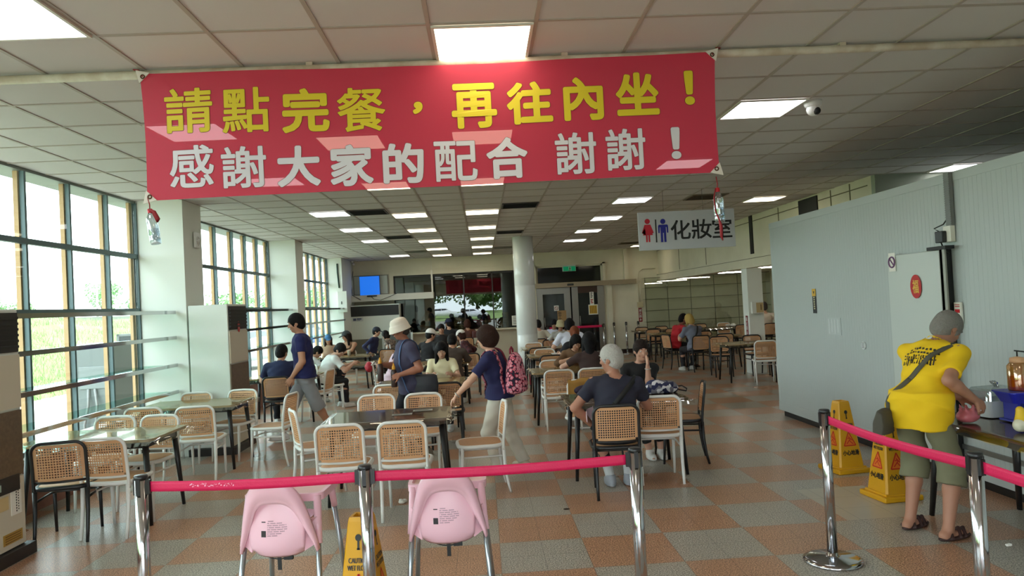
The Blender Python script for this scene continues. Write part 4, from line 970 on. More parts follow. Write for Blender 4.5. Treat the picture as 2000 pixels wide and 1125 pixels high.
a = post(*PL, 'steel barrier post nearest the windows, start of the pink belt'); post_m = post(*PM, 'steel barrier post between the two pink high chairs'); post(*PR, 'steel barrier post in front of the grey-haired man, end of the belt')
b = post(*PA, 'steel barrier post with its round base showing before the yellow cones'); c2 = post(*PB, 'steel barrier post in front of the man in the yellow shirt')
belt(a, PL, PM, worn=True); belt(post_m, PM, PR); belt(b, PA, PB, sag=.02)
PC = (2.26, 1.7); post(*PC, 'steel barrier post that ends the belt beside the yellow-shirted man, outside the frame'); belt(c2, PB, PC)
# far posts by the doors
for x, y, l in ((4.06, 22.35, 'thin dark barrier post nearest the glass doors'), (4.44, 22.35, 'thin dark barrier post in the middle of three by the cream wall'), (4.83, 22.4, 'thin dark barrier post closest to the far tables')):
    post(x, y, l, 1.0)
q1 = post(1.95, 21.9, 'barrier post beside the sliding door, start of the far red belt', 1.0); post(3.66, 21.9, 'barrier post before the dark door, end of the far red belt', 1.0)
belt(q1, (1.95, 21.9), (3.66, 21.9), .07, .0, .93)

# ================================================================ pink high chairs
pk = mat('pink_plastic', (238, 190, 204), .32); pk2 = mat('pink_tray', (226, 186, 180), .3); slv = mat('satin_tube', (170, 176, 182), .28, .9); strp = mat('black_strap', (22, 22, 24), .6)
def high_chair(x, y, rz, label):
    """child faces local +Y; back toward -Y"""
    t = empty('high_chair', (x, y, 0), rz, label, 'high chair', 'pink high chairs')
    # back shell: a domed arch whose broad rim sweeps down to the two rear leg sockets
    def arch(t_):       # outline from lower left over the top to lower right, t_ 0..1 -> x, z
        a = PI*(1-t_); ca, sa = math.cos(a), max(math.sin(a), 0)
        return .196*math.copysign(abs(ca)**.72, ca), .585+.305*sa**.80
    def rim(u, v):
        xo, zo = arch(u); xi, zi = arch(u)[0]*.74, .585+(arch(u)[1]-.585)*.60
        e = max(abs(u-.5)-.30, 0)/.20; s = 1 if u > .5 else -1
        xo += s*.045*e*e; zo -= .085*e*e; xi += s*.085*e*e; zi -= .10*e*e
        x = xo*(1-v)+xi*v; z = zo*(1-v)+zi*v
        top = (arch(u)[1]-.585)/.305
        return (x, -.10-.085*top*(1-.25*v)-.022*math.sin(PI*min(v*1.15, 1))-.03*(1-(x/.23)**2), z)
    ro = MB().grid(rim, 56, 8).build('back_rim', pk, t); md = ro.modifiers.new('th', 'SOLIDIFY'); md.thickness = .012; md.offset = 0
    def sh(u, v):
        a = (u-.5)*2; z = .475+.33*v
        hw = .168*(1-.10*(1-v)**6) if v < .5 else .168*math.sqrt(max(1-((v-.5)/.5)**2.2, 0))
        low = (1-v)**8*.06
        return (a*hw, -.155+low+.045*v-.035*(1-a*a), z+.02*abs(a)**4*(1 if v < .1 else 0))
    so = MB().grid(sh, 26, 24).build('back_shell', pk, t); md = so.modifiers.new('th', 'SOLIDIFY'); md.thickness = .012; md.offset = 0
    # rounded tub below the seat
    def tub(u, v):
        a = 2*PI*u; k = math.sin(PI*v/2)
        return (math.copysign(abs(math.cos(a))**.6, math.cos(a))*.165*k, .02+math.copysign(abs(math.sin(a))**.6, math.sin(a))*.16*k, .50+.14*(1-math.cos(PI*v/2)))
    MB().grid(tub, 36, 10).build('seat_tub', pk, t)
    # tray
    q = MB(); o = rrect(.50, .38, .05, 6); i_ = rrect(.45, .33, .04, 6); k = len(o)
    z1, z0, zb = .775, .735, .745
    def R(l, z): return [(p[0], p[1]+.15, z) for p in l]
    q.add(R(o, z0)+R(o, z1)+R(i_, z1)+R(i_, zb), [(a*k+i, a*k+(i+1) % k, (a+1)*k+(i+1) % k, (a+1)*k+i) for a in range(3) for i in range(k)]+[tuple(range(k))[::-1]])
    q.build('tray_rim', pk, t)
    q = MB(); q.add(R(i_, zb+.002), [tuple(range(k))]); q.build('tray_floor', pk2, t)
    for sx in (-1, 1):
        q = MB().tube([(sx*.215, -.02, .76), (sx*.225, -.06, .60), (sx*.235, -.085, .52)], [.024, .024, .021], 12)
        q.build('leg_socket', pk, t)
        MB().tube([(sx*.215, -.03, .70), (sx*.27, -.22, .0)], [.0165, .0165], 14).build('leg', slv, t)
        q = MB().tube([(sx*.205, .28, .755), (sx*.22, .30, .62)], [.024, .020], 12); q.build('leg_socket', pk, t)
        MB().tube([(sx*.21, .29, .70), (sx*.27, .40, .0)], [.0165, .0165], 14).build('leg', slv, t)
        q = MB(); q.add([(sx*.17, -.15, .66), (sx*.225, -.07, .66), (sx*.232, -.08, .53), (sx*.16, -.13, .50), (sx*.15, -.10, .60)], [(0, 1, 2, 3, 4)]); 
        wob = q.build('side_web', pk, t); md = wob.modifiers.new('th', 'SOLIDIFY'); md.thickness = .01; md.offset = 0
    q = MB().tube([(.05*math.cos(a)*2.0, -.09+.02*math.sin(a), .49-.035*abs(math.sin(a))) for a in np.linspace(PI, 2*PI, 14)], .0035, 6)
    q.box(-.012, .012, -.12, -.116, .40, .50).box(.03, .085, -.13, -.11, .455, .485)
    q.build('harness_strap', strp, t)
    t.scale = (.87, .95, 1)
    # printed warning block on the back, following the shell
    def on_shell(x, z, o_=.0075): v = (z-.475)/.33; return (x, -.155+(1-v)**8*.06+.045*v-.035*(1-(x/.168)**2)-o_, z)
    def mark(q, x0, x1, z0, z1): q.add([on_shell(x0, z0), on_shell(x1, z0), on_shell(x1, z1), on_shell(x0, z1)], [(0, 1, 2, 3)])
    q = MB(); r6 = random.Random(4)
    for i, n_ in enumerate((8, 20, 24, 26, 25, 22, 18, 14)):
        zz = .668-i*.0105
        for k in range(n_):
            if (k*7+i*3) % 8: mark(q, -.045+k*.0048, -.0415+k*.0048, zz, zz+.0042+.001*(k % 2))
    q.build('warning_print', mat('grey_print', (150, 116, 128), .6), t)
    q = MB(); mark(q, -.084, -.054, .590, .622); q.build('black_symbol', mat('black_print', (40, 32, 36), .6), t)
    q = MB(); mark(q, -.082, -.056, .664, .669); q.build('warning_bar', MATS['black_print'], t)
    return t
high_chair(-1.13, 4.02, -.07, 'pink plastic high chair on silver legs, the one nearer the windows')
high_chair(-.245, 4.06, .0, 'pink plastic high chair on silver legs, nearer the middle with orange stains on tray')
# ================================================================ wet floor cones
cy_ = mat('cone_yellow', (212, 154, 14), .4)
def cone(x, y, rz, label):
    t = empty('wet_floor_cone', (x, y, 0), rz, label, 'warning cone', 'yellow wet floor cones')
    HH = .66; a, b = .105, .058
    q = MB(); bz = .06
    q.box(-.17, .17, -.17, .17, 0, .045, .012)
    q.add([(sx*r, sy*r, z) for r, z in ((a+.035, .04), (a+.03, .06)) for sx, sy in ((1, 1), (-1, 1), (-1, -1), (1, -1))], [(i, (i+1) % 4, 4+(i+1) % 4, 4+i) for i in range(4)]+[(4, 5, 6, 7)])
    q.build('base', cy_, t)
    prof = [(.128, .05), (b, HH-.02), (b-.006, HH), (b-.02, HH), (b-.026, HH-.05)]
    q = MB(); vs = []
    for r, z in prof:
        c_ = r*.12
        vs += [(r-c_, r, z), (-r+c_, r, z), (-r, r-c_, z), (-r, -r+c_, z), (-r+c_, -r, z), (r-c_, -r, z), (r, -r+c_, z), (r, r-c_, z)]
    q.add(vs, [(k*8+i, k*8+(i+1) % 8, k*8+8+(i+1) % 8, k*8+8+i) for k in range(len(prof)-1) for i in range(8)]+[tuple(range(len(vs)-8, len(vs)))])
    q.build('body', cy_, t)
    red_q, ink_q, org = MB(), MB(), MB()
    sl = math.atan2(.128-b, HH-.07)
    for k in range(4):
        A = Matrix.Rotation(k*PI/2, 3, 'Z')
        def pt(u, z, off=.003):       # u across the face, z height
            r = .128+(b-.128)*(z-.05)/(HH-.07); return A @ Vector((u, -r-off, z))
        def line(u0, z0, u1, z1, w_, m2, off=.004):
            d = Vector((u1-u0, z1-z0)).normalized(); n = Vector((-d.y, d.x))*w_/2
            m2.add([pt(u0+n.x, z0+n.y, off), pt(u0-n.x, z0-n.y, off), pt(u1-n.x, z1-n.y, off), pt(u1+n.x, z1+n.y, off)], [(0, 1, 2, 3)])
        org.add([pt(-.058, .255, .002), pt(.058, .255, .002), pt(0, .375, .002)], [(0, 1, 2)])
        for s in ((-.06, .253, .06, .253), (.06, .253, 0, .378), (0, .378, -.06, .253)): line(*s, .010, red_q)
        for s in ((-.006, .335, .012, .315), (.012, .315, -.012, .29), (-.012, .29, -.03, .27), (-.0, .30, .022, .275), (.012, .315, .03, .30), (.005, .32, -.018, .318), (.022, .275, .036, .268)): line(*s, .008, red_q)
        v, f, asp = glyphs('小心地滑', 0)
        for e in range(5):
            du, dz = ((.0022*math.cos(e*PI/2+.7), .0022*math.sin(e*PI/2+.7)) if e < 4 else (0, 0))
            ink_q.add([pt(-.082+.164*p[0]+du, .165+.047*p[1]+dz, .004+.0001*e) for p in v], f)
        for txt, z, hh, ww in (('WET FLOOR', .395, .026, .118), ('CAUTION', .432, .026, .105)):
            v, f, asp = glyphs(txt, 0)
            for e in range(3): ink_q.add([pt(-ww/2+ww*p[0]+(e-1)*.0014, z+hh*p[1], .004+.0001*e) for p in v], f)
        for s in ((0, .50, 0, .545), (-.008, .503, .008, .503)): line(*s, .010, ink_q)
        ink_q.add([pt(.017*math.cos(i*PI/6), .56+.018*math.sin(i*PI/6), .004) for i in range(12)], [tuple(range(12))])
    red_q.build('red_triangle', mat('cone_red', (196, 40, 24), .5), t); org.build('orange_field', mat('cone_orange', (226, 120, 30), .5), t); ink_q.build('lettering', ink, t)
    return t
cone(3.36, 6.78, D(8), 'yellow wet floor cone standing alone by the cold room wall')
cone(3.27, 5.84, D(6), 'yellow wet floor cone half hidden behind the man in yellow')
# folding A-sign standing by the middle post
t = empty('wet_floor_cone', (-.70, 3.92, 0), D(-8), 'yellow wet floor sign behind the middle barrier post, lower half out of view', 'warning cone', 'yellow wet floor cones')
src = [o for o in bpy.data.objects if o.name.startswith('wet_floor_cone')][0]
for ch in src.children: copy_tree(ch, t)
# ================================================================ bodies: distance fields turned into one continuous surface
class Field:
    def __init__(s, lo, hi, h):
        s.lo = np.array(lo, float)-3*h; s.h = h; s.n = np.maximum(np.ceil((np.array(hi)-s.lo)/h).astype(int)+4, 4)
        s.D = np.full(s.n, 9.0, np.float32); s.ax = [(s.lo[i]+h*np.arange(s.n[i])).astype(np.float32) for i in range(3)]
    def win(s, b0, b1, pad):
        a = np.clip(np.floor((np.array(b0)-pad-s.lo)/s.h).astype(int), 0, s.n-1); b = np.clip(np.ceil((np.array(b1)+pad-s.lo)/s.h).astype(int)+1, 1, s.n)
        return tuple(slice(a[i], max(b[i], a[i]+1)) for i in range(3))
    def pts(s, sl): return s.ax[0][sl[0]][:, None, None], s.ax[1][sl[1]][None, :, None], s.ax[2][sl[2]][None, None, :]
    def add(s, prim, k=.02):
        fn, b0, b1 = prim; sl = s.win(b0, b1, k+3*s.h); d = fn(*s.pts(sl)); a = s.D[sl]
        hh = np.clip(.5+.5*(a-d)/k, 0, 1); s.D[sl] = a*(1-hh)+d*hh-k*hh*(1-hh)
    def cut(s, prim):                     # remove
        fn, b0, b1 = prim; sl = s.win(b0, b1, 4*s.h); s.D[sl] = np.maximum(s.D[sl], -fn(*s.pts(sl)))
    def keep(s, fn):                      # half-space or any field
        X, Y, Z = s.pts(tuple(slice(0, n) for n in s.n)); s.D = np.maximum(s.D, fn(X, Y, Z).astype(np.float32))
    def folds(s, amp, seed=0):
        X, Y, Z = s.pts(tuple(slice(0, n) for n in s.n)); r = np.random.default_rng(seed); p = r.uniform(0, 6, 6)
        s.D = s.D+amp*(np.sin(23*X+9*Z+p[0])*np.sin(11*Z-14*Y+p[1])+.7*np.sin(37*Z+19*X+p[2])*np.sin(13*Y+17*X+p[3])+.5*np.sin(52*Z-31*X+23*Y+p[4])).astype(np.float32)
    def sample(s, P):
        q = (np.asarray(P)-s.lo)/s.h; i = np.clip(np.round(q).astype(int), 0, s.n-1); return s.D[i[..., 0], i[..., 1], i[..., 2]]
    def mesh(s, name):
        D = s.D; nx, ny, nz = D.shape; S = D < 0
        c = np.zeros((nx-1, ny-1, nz-1), np.int8)
        for a in (0, 1):
            for b in (0, 1):
                for e in (0, 1): c += S[a:nx-1+a, b:ny-1+b, e:nz-1+e]
        mx = (c > 0) & (c < 8); I = np.argwhere(mx)
        if len(I) == 0: return None
        idx = np.full(mx.shape, -1, np.int64); idx[mx] = np.arange(len(I))
        acc = np.zeros((len(I), 3)); cnt = np.zeros(len(I))
        cor = [(a, b, e) for a in (0, 1) for b in (0, 1) for e in (0, 1)]
        for p in cor:
            for ax in range(3):
                if p[ax]: continue
                q = list(p); q[ax] = 1; q = tuple(q)
                d0 = D[I[:, 0]+p[0], I[:, 1]+p[1], I[:, 2]+p[2]]; d1 = D[I[:, 0]+q[0], I[:, 1]+q[1], I[:, 2]+q[2]]
                m_ = (d0 < 0) != (d1 < 0); t = np.where(m_, d0/np.where(m_, d0-d1, 1), 0)
                v = np.zeros((len(I), 3)); 
                for k in range(3): v[:, k] = p[k]
                v[:, ax] += t; acc[m_] += v[m_]; cnt[m_] += 1
        V = (I+acc/cnt[:, None])*s.h+s.lo
        F = []
        for ax in range(3):
            u, w_ = (ax+1) % 3, (ax+2) % 3
            sl0 = [slice(None)]*3; sl1 = [slice(None)]*3; sl0[ax] = slice(0, -1); sl1[ax] = slice(1, None)
            A, B = S[tuple(sl0)], S[tuple(sl1)]; E = np.argwhere(A != B)
            E = E[(E[:, u] > 0) & (E[:, w_] > 0) & (E[:, u] < D.shape[u]-1) & (E[:, w_] < D.shape[w_]-1)]
            if not len(E): continue
            def cell(du, dw): q = E.copy(); q[:, u] -= du; q[:, w_] -= dw; return idx[q[:, 0], q[:, 1], q[:, 2]]
            quad = np.stack([cell(1, 1), cell(0, 1), cell(0, 0), cell(1, 0)], -1)
            fl = ~A[E[:, 0], E[:, 1], E[:, 2]]; quad[fl] = quad[fl][:, ::-1]; F.append(quad)
        F = np.concatenate(F); F = F[(F >= 0).all(1)]
        me = bpy.data.meshes.new(name); me.vertices.add(len(V)); me.vertices.foreach_set('co', V.astype(np.float32).ravel())
        me.loops.add(len(F)*4); me.loops.foreach_set('vertex_index', F.astype(np.int32).ravel()); me.polygons.add(len(F))
        me.polygons.foreach_set('loop_start', np.arange(0, len(F)*4, 4, dtype=np.int32)); me.polygons.foreach_set('use_smooth', np.ones(len(F), bool)); me.update(calc_edges=True)
        return me
def nv(v): v = np.asarray(v, float); return v/max(np.linalg.norm(v), 1e-9)
def P_cone(a, b, r1, r2):
    a, b = np.asarray(a, float), np.asarray(b, float); d = b-a; L2 = float(d@d)+1e-9; R = max(r1, r2)
    def fn(X, Y, Z):
        x, y, z = X-a[0], Y-a[1], Z-a[2]; t = np.clip((x*d[0]+y*d[1]+z*d[2])/L2, 0, 1)
        return np.sqrt((x-t*d[0])**2+(y-t*d[1])**2+(z-t*d[2])**2)-(r1+(r2-r1)*t)
    return fn, np.minimum(a, b)-R, np.maximum(a, b)+R
def P_cyl(a, b, r1, r2):                   # flat-ended sleeve / trouser leg
    a, b = np.asarray(a, float), np.asarray(b, float); d = b-a; L = float(np.linalg.norm(d)); d = d/L; R = max(r1, r2)
    def fn(X, Y, Z):
        x, y, z = X-a[0], Y-a[1], Z-a[2]; t = x*d[0]+y*d[1]+z*d[2]; tt = np.clip(t/L, 0, 1); tc = np.maximum(t, 0)
        rad = np.sqrt(np.maximum((x-tc*d[0])**2+(y-tc*d[1])**2+(z-tc*d[2])**2, 0))-(r1+(r2-r1)*tt)
        return np.maximum(rad, t-L)
    return fn, np.minimum(a, b)-R, np.maximum(a, b)+R
def P_ell(c, r, R=None):
    c, r = np.asarray(c, float), np.asarray(r, float); R = np.eye(3) if R is None else R; m_ = float(max(r))
    def fn(X, Y, Z):
        x, y, z = X-c[0], Y-c[1], Z-c[2]; q = [R[0, i]*x+R[1, i]*y+R[2, i]*z for i in range(3)]
        k0 = np.sqrt((q[0]/r[0])**2+(q[1]/r[1])**2+(q[2]/r[2])**2); k1 = np.sqrt((q[0]/r[0]**2)**2+(q[1]/r[1]**2)**2+(q[2]/r[2]**2)**2)+1e-6
        return k0*(k0-1)/k1
    return fn, c-m_, c+m_
def P_loft(o, R, zs, ws, ds, off=0, fo=None):   # stacked elliptical cross-sections along R's z axis; fo shifts them forward
    o = np.asarray(o, float); zs, ws, ds = map(np.asarray, (zs, ws, ds)); m_ = float(max(ws))+off; fo = np.zeros(len(zs)) if fo is None else np.asarray(fo)
    p0, p1 = o+R[:, 2]*zs[0], o+R[:, 2]*zs[-1]
    def fn(X, Y, Z):
        x, y, z = X-o[0], Y-o[1], Z-o[2]; q = [R[0, i]*x+R[1, i]*y+R[2, i]*z for i in range(3)]
        w_ = np.interp(q[2], zs, ws)+off; d = np.interp(q[2], zs, ds)+off; qy = q[1]-np.interp(q[2], zs, fo)
        e = (np.sqrt((q[0]/w_)**2+(qy/d)**2)-1)*np.minimum(w_, d)
        return np.maximum(e, np.maximum(q[2]-zs[-1]-off*.5, zs[0]-off*.5-q[2]))
    return fn, np.minimum(p0, p1)-m_, np.maximum(p0, p1)+m_
def rotz(a): c, s = math.cos(a), math.sin(a); return np.array([[c, -s, 0], [s, c, 0], [0, 0, 1.]])
def rotx(a): c, s = math.cos(a), math.sin(a); return np.array([[1., 0, 0], [0, c, -s], [0, s, c]])
def roty(a): c, s = math.cos(a), math.sin(a); return np.array([[c, 0, s], [0, 1., 0], [-s, 0, c]])
def ik(a, t, l1, l2, pole):
    a, t = np.asarray(a, float), np.asarray(t, float); v = t-a; L = np.linalg.norm(v); L2 = min(max(L, abs(l1-l2)+.01), (l1+l2)*.998); u = v/max(L, 1e-6); t = a+u*L2
    c = (l1*l1+L2*L2-l2*l2)/(2*L2); hgt = math.sqrt(max(l1*l1-c*c, 0)); p = np.asarray(pole, float); p = p-u*(p@u); return a+u*c+nv(p)*hgt, t
SKIN = {}
def skin(c): return mat('skin_%d_%d_%d' % c, c, .55)
def cloth(c, pat=None):
    return mat('cloth_%d_%d_%d' % c, c, .85, noise=pat)
HAIRM = lambda c: mat('hair_%d_%d_%d' % c, c, .65, spec=.15, bump=(70, .6))

def person(label, x, y, rz, H_=1.68, sit=False, lean=0, turn=0, head=(0, 0), rh=None, lh=None, rf=None, lf=None, shirt=(40, 44, 80), sleeve=.6, hem=None, pants=('long', (30, 30, 34)), shoes=(210, 210, 206), hair=('short', (24, 22, 22)), hat=None,
           skinc=(196, 148, 122), fem=False, vox=.010, belly=0, rpole=None, lpole=None, curl=(.5, .5), pn=(None, None), side=0, sandals=False, neck=.07, strap=None, build=1.0, hipx=0, seat=.455, sockc=None, low_neck=False):
    s = H_/1.72; t = empty('person', (x, y, 0), rz, label, 'person', None)
    B = build
    if sit: pel = np.array([hipx, -.03, seat+.105*s])
    else: pel = np.array([hipx, 0, .535*H_])
    R = rotz(turn) @ rotx(-lean) @ roty(side)
    Rl = rotz(turn) @ rotx(-lean*.12)
    T = lambda v: pel+R @ (np.array(v, float)*s)
    TL = lambda v: pel+Rl @ (np.array(v, float)*s)
    fm = .93 if fem else 1.0
    zs = np.array([-.13, -.07, 0, .09, .18, .30, .40, .455, .50])*s
    ws = np.array([.13, .168, .170, .150 if not fem else .138, .140 if not fem else .128, .162*fm, .165*fm, .135*fm, .07])*s*B
    ds = np.array([.09, .115, .112, .102, .098, .112, .098, .080, .055])*s*B; fo = np.array([0, 0, 0, .5, .6, .2, 0, 0, 0])*belly*s; ds = ds+np.array([0, 0, .2, .5, .5, .2, 0, 0, 0])*belly*s
    sw = .178*s*fm*B
    sh = {k: T((e*sw/s, -.005, .425)) for k, e in (('r', 1), ('l', -1))}
    l1, l2 = .285*s, .245*s
    nb = T((0, -.01, .485)); Rh = rotz(head[0]+turn*.0) @ rotx(-head[1]); hc = nb+R @ np.array([0, .012, .045])*s+Rh @ np.array([0, .022, .125])*s
    tgt = {'r': rh, 'l': lh}; el, wr, hd = {}, {}, {}
    for k, e in (('r', 1), ('l', -1)):
        g = tgt[k]
        if g is not None and len(g) == 4: c_, s_ = math.cos(-rz), math.sin(-rz); g = (c_*(g[0]-x)-s_*(g[1]-y), s_*(g[0]-x)+c_*(g[1]-y), g[2])
        if g is None: g = (e*.24*s, .03, (.80*s if not sit else .62))
        pole = {'r': rpole, 'l': lpole}[k]
        if pole is None: pole = (e*.5, -.6, -.6)
        el[k], wr[k] = ik(sh[k], g, l1, l2, pole); hd[k] = nv(wr[k]-el[k])
    hip = {k: TL((e*.088, 0, -.045)) for k, e in (('r', 1), ('l', -1))}; kn, an, ft = {}, {}, {}
    for k, e, g in (('r', 1, rf), ('l', -1, lf)):
        if g is None: g = (e*.10, .02, 0, 0) if not sit else (e*.12, .40, 0, 0)
        g = tuple(g)+(0,)*(4-len(g))
        if len(g) == 5: c_, s_ = math.cos(-rz), math.sin(-rz); g = (c_*(g[0]-x)-s_*(g[1]-y), s_*(g[0]-x)+c_*(g[1]-y), g[2], g[3])
        a = np.array([g[0], g[1], g[2]+.075*s]); kn[k], an[k] = ik(hip[k], a, .425*s, .415*s, (e*.12+math.sin(-g[3])*.3, 1, .25 if sit else 0)); fd = np.array([-math.sin(g[3]), math.cos(g[3]), 0]); ft[k] = (an[k], fd, g[2])
    allp = [hc+.16*s, hc-.16*s, nb]+[T((a, b, c)) for a in (-.25, .25) for b in (-.2, .2+belly) for c in (-.2, .5)]
    for k in 'rl': allp += [sh[k], el[k], wr[k]+hd[k]*.2*s, wr[k], hip[k], kn[k], an[k], an[k]+ft[k][1]*.24-np.array([0, 0, .08]), an[k]-ft[k][1]*.1]
    allp = np.array(allp); lo, hi = allp.min(0)-.11, allp.max(0)+.11
    # ---- body (one surface)
    F = Field(lo, hi, vox)
    def torso(FF_, off, zlo=-.13, k_=.01, wmin=0, flare=0):
        z1 = np.array([zlo, -.07, 0, .06]) if zlo < -.08 else np.array([zlo, 0, .06]); z1 = z1*s
        w1, d1 = np.interp(z1, zs, ws), np.interp(z1, zs, ds); w1[0] += flare; d1[0] += flare
        if wmin: w1 = np.maximum(w1, wmin)
        FF_.add(P_loft(pel, Rl, z1, w1, d1, off, np.interp(z1, zs, fo)), k_)
        z2 = np.concatenate([[-.01*s], zs[zs > .01*s]]); w2, d2 = np.interp(z2, zs, ws), np.interp(z2, zs, ds)
        if wmin: w2 = np.maximum(w2, np.where(z2 < .42*s, wmin, 0))
        FF_.add(P_loft(pel, R, z2, w2, d2, off, np.interp(z2, zs, fo)), max(k_, .10 if lean > .25 else .05 if lean > .1 else .02))
    torso(F, -.008)
    F.add(P_cone(sh['l'], sh['r'], .052*s, .052*s), .06)
    F.add(P_cone(nb-R[:, 2]*.04*s, hc-Rh[:, 2]*.06*s, .056*s*fm, .050*s*fm), .03)
    F.add(P_ell(hc+Rh @ np.array([0, -.006, .022])*s, np.array([.076, .096, .098])*s, Rh), .015)
    F.add(P_ell(hc+Rh @ np.array([0, .022, -.045])*s, np.array([.058, .068, .078])*s, Rh), .03)
    F.add(P_ell(hc+Rh @ np.array([0, .060, -.092])*s, np.array([.026, .022, .018])*s, Rh), .02)
    F.add(P_cone(hc+Rh @ np.array([0, .088, .012])*s, hc+Rh @ np.array([0, .106, -.030])*s, .008*s, .013*s), .012)
    for e in (-1, 1):
        F.add(P_ell(hc+Rh @ np.array([e*.078, -.006, -.010])*s, np.array([.010, .020, .031])*s, Rh), .006)
        F.add(P_cone(hc+Rh @ np.array([e*.012, .088, .030])*s, hc+Rh @ np.array([e*.05, .070, .030])*s, .009*s, .008*s), .012)
        F.cut(P_ell(hc+Rh @ np.array([e*.032, .098, .008])*s, np.array([.016, .012, .010])*s, Rh))
        F.add(P_ell(hc+Rh @ np.array([e*.032, .080, .008])*s, np.array([.013, .013, .012])*s, Rh), .004)
        F.add(P_ell(hc+Rh @ np.array([e*.040, .066, -.030])*s, np.array([.022, .020, .018])*s, Rh), .02)
    F.add(P_cone(hc+Rh @ np.array([-.017, .086, -.062])*s, hc+Rh @ np.array([.017, .086, -.062])*s, .008*s, .008*s), .010)
    for k, e in (('r', 1), ('l', -1)):
        q = B**.5
        F.add(P_cone(sh[k], el[k], .052*s*q*fm, .040*s*q*fm), .03); m_ = el[k]*.7+wr[k]*.3
        F.add(P_cone(el[k], m_, .040*s*q*fm, .041*s*q*fm), .02); F.add(P_cone(m_, wr[k], .041*s*q*fm, .026*s*fm), .02)
        d = hd[k]; n = pn[0 if k == 'r' else 1]; n = nv(np.array(n if n is not None else (-e*.8, .2, -.4))); n = nv(n-d*(n@d)); sd_ = np.cross(n, d)*e   # n: palm side
        hs = s*(.92 if fem else 1); wv = wr[k]; cu = curl[0 if k == 'r' else 1]
        pc = wv+d*.048*hs; F.add(P_ell(pc, np.array([.040, .014, .050])*hs, np.stack([sd_, n, d], 1)), .012)
        for i, (o_, ln, st) in enumerate(((.030, .062, .078), (.010, .072, .086), (-.011, .068, .084), (-.030, .052, .074))):
            a = wv+d*st*hs*.95+sd_*o_*hs; c1 = cu*.7+.06*i*cu; d1 = nv(d*math.cos(c1)+n*math.sin(c1)+sd_*o_*1.5); b = a+d1*ln*.5*hs; c2 = c1+cu*.9; d2 = nv(d*math.cos(c2)+n*math.sin(c2)+sd_*o_*.8); c_ = b+d2*ln*.5*hs
            F.add(P_cone(a, b, .0092*hs, .0086*hs), .006); F.add(P_cone(b, c_, .0086*hs, .0072*hs), .004)
        a = wv+d*.022*hs+sd_*.026*hs; b = a+nv(d*.7+sd_*.75+n*.25)*.045*hs; c_ = b+nv(d*.85+sd_*.2+n*(.2+cu*.5))*.032*hs
        F.add(P_cone(a, b, .0125*hs, .0105*hs), .010); F.add(P_cone(b, c_, .0105*hs, .008*hs), .005)
        th = .078*s*B
        F.add(P_cone(hip[k], kn[k], th, .052*s*B**.5), .03); m_ = kn[k]*.65+an[k]*.35; bk = -R[:, 1]*.0
        F.add(P_cone(kn[k], m_, .050*s, .054*s), .02); F.add(P_cone(m_, an[k], .054*s, .034*s), .02)
        A_, fd, fz = ft[k]; he = A_-fd*.045*s-np.array([0, 0, .045*s]); to = A_+fd*.155*s-np.array([0, 0, .052*s])
        F.add(P_cone(A_, he, .034*s, .030*s), .02); F.add(P_cone(he, to, .030*s, .024*s), .02)
    body = F.mesh('body'); sk = skin(skinc); body.materials.append(sk); body.materials.append(mat('lip_tone', (168, 104, 94), .5))
    link('body', body, t)
    # eyes, brows, mouth
    ey = MB(); pu = MB(); br = MB(); mo = MB()
    for e in (-1, 1):
        c = hc+Rh @ np.array([e*.032, .0845, .008])*s; ey.ball(c, .0105*s, 10); pu.ball(c+Rh[:, 1]*.0065*s, .0058*s, 8)
        br.tube([hc+Rh @ np.array(p)*s for p in ((e*.016, .100, .036), (e*.032, .097, .041), (e*.050, .084, .036))], [.004*s, .005*s, .003*s], 6)
    mo.tube([hc+Rh @ np.array(p)*s for p in ((-.022, .082, -.060), (-.010, .0925, -.0595), (0, .0945, -.061), (.010, .0925, -.0595), (.022, .082, -.060))], [.003*s, .006*s, .0065*s, .006*s, .003*s], 8, flat=.8)
    eo = ey.build('eye', mat('eye_white', (226, 222, 216), .3), t); pu.build('iris', mat('iris_dark', (34, 24, 20), .2), eo); br.build('eyebrow', HAIRM(hair[1]), t); mo.build('mouth', MATS['lip_tone'], t)
    # ---- hair
    hk, hcol = hair
    if hk != 'none':
        F2 = Field(hc-.34*s, hc+.22*s, vox*.8); o2 = .014 if hk == 'short' else .018
        if hk in ('curly',): o2 = .034
        F2.add(P_ell(hc+Rh @ np.array([0, -.010, .026])*s, (np.array([.076, .096, .098])+o2)*s, Rh), .01)
        F2.add(P_ell(hc+Rh @ np.array([0, -.048, -.025])*s, (np.array([.066, .055, .066])+o2)*s, Rh), .02)
        if hk == 'bob':
            for e in (-1, 1): F2.add(P_cone(hc+Rh @ np.array([e*.078, -.005, .03])*s, hc+Rh @ np.array([e*.078, .006, -.085])*s, .030*s, .028*s), .03)
            F2.add(P_ell(hc+Rh @ np.array([0, -.06, -.055])*s, np.array([.085, .055, .075])*s, Rh), .03)
        if hk == 'long':
            for e in (-1, 1): F2.add(P_cone(hc+Rh @ np.array([e*.074, -.012, .02])*s, hc+Rh @ np.array([e*.085, -.0, -.12])*s+np.array([0, 0, -.10*s]), .032*s, .030*s), .03)
            F2.add(P_cone(hc+Rh @ np.array([0, -.07, .0])*s, hc+Rh @ np.array([0, -.085, -.10])*s+np.array([0, 0, -.14*s]), .075*s, .06*s), .03)
        if hk == 'pony':
            a = hc+Rh @ np.array([0, -.105, .01])*s; b = hc+Rh @ np.array([0, -.15, -.07])*s; F2.add(P_cone(a, b, .030*s, .042*s), .015); F2.add(P_cone(b, b+np.array([0, .0, -.19*s])-R[:, 1]*.01, .042*s, .022*s), .03)
        face = np.array([0, .115, -.055 if hk in ('bald',) else -.050])
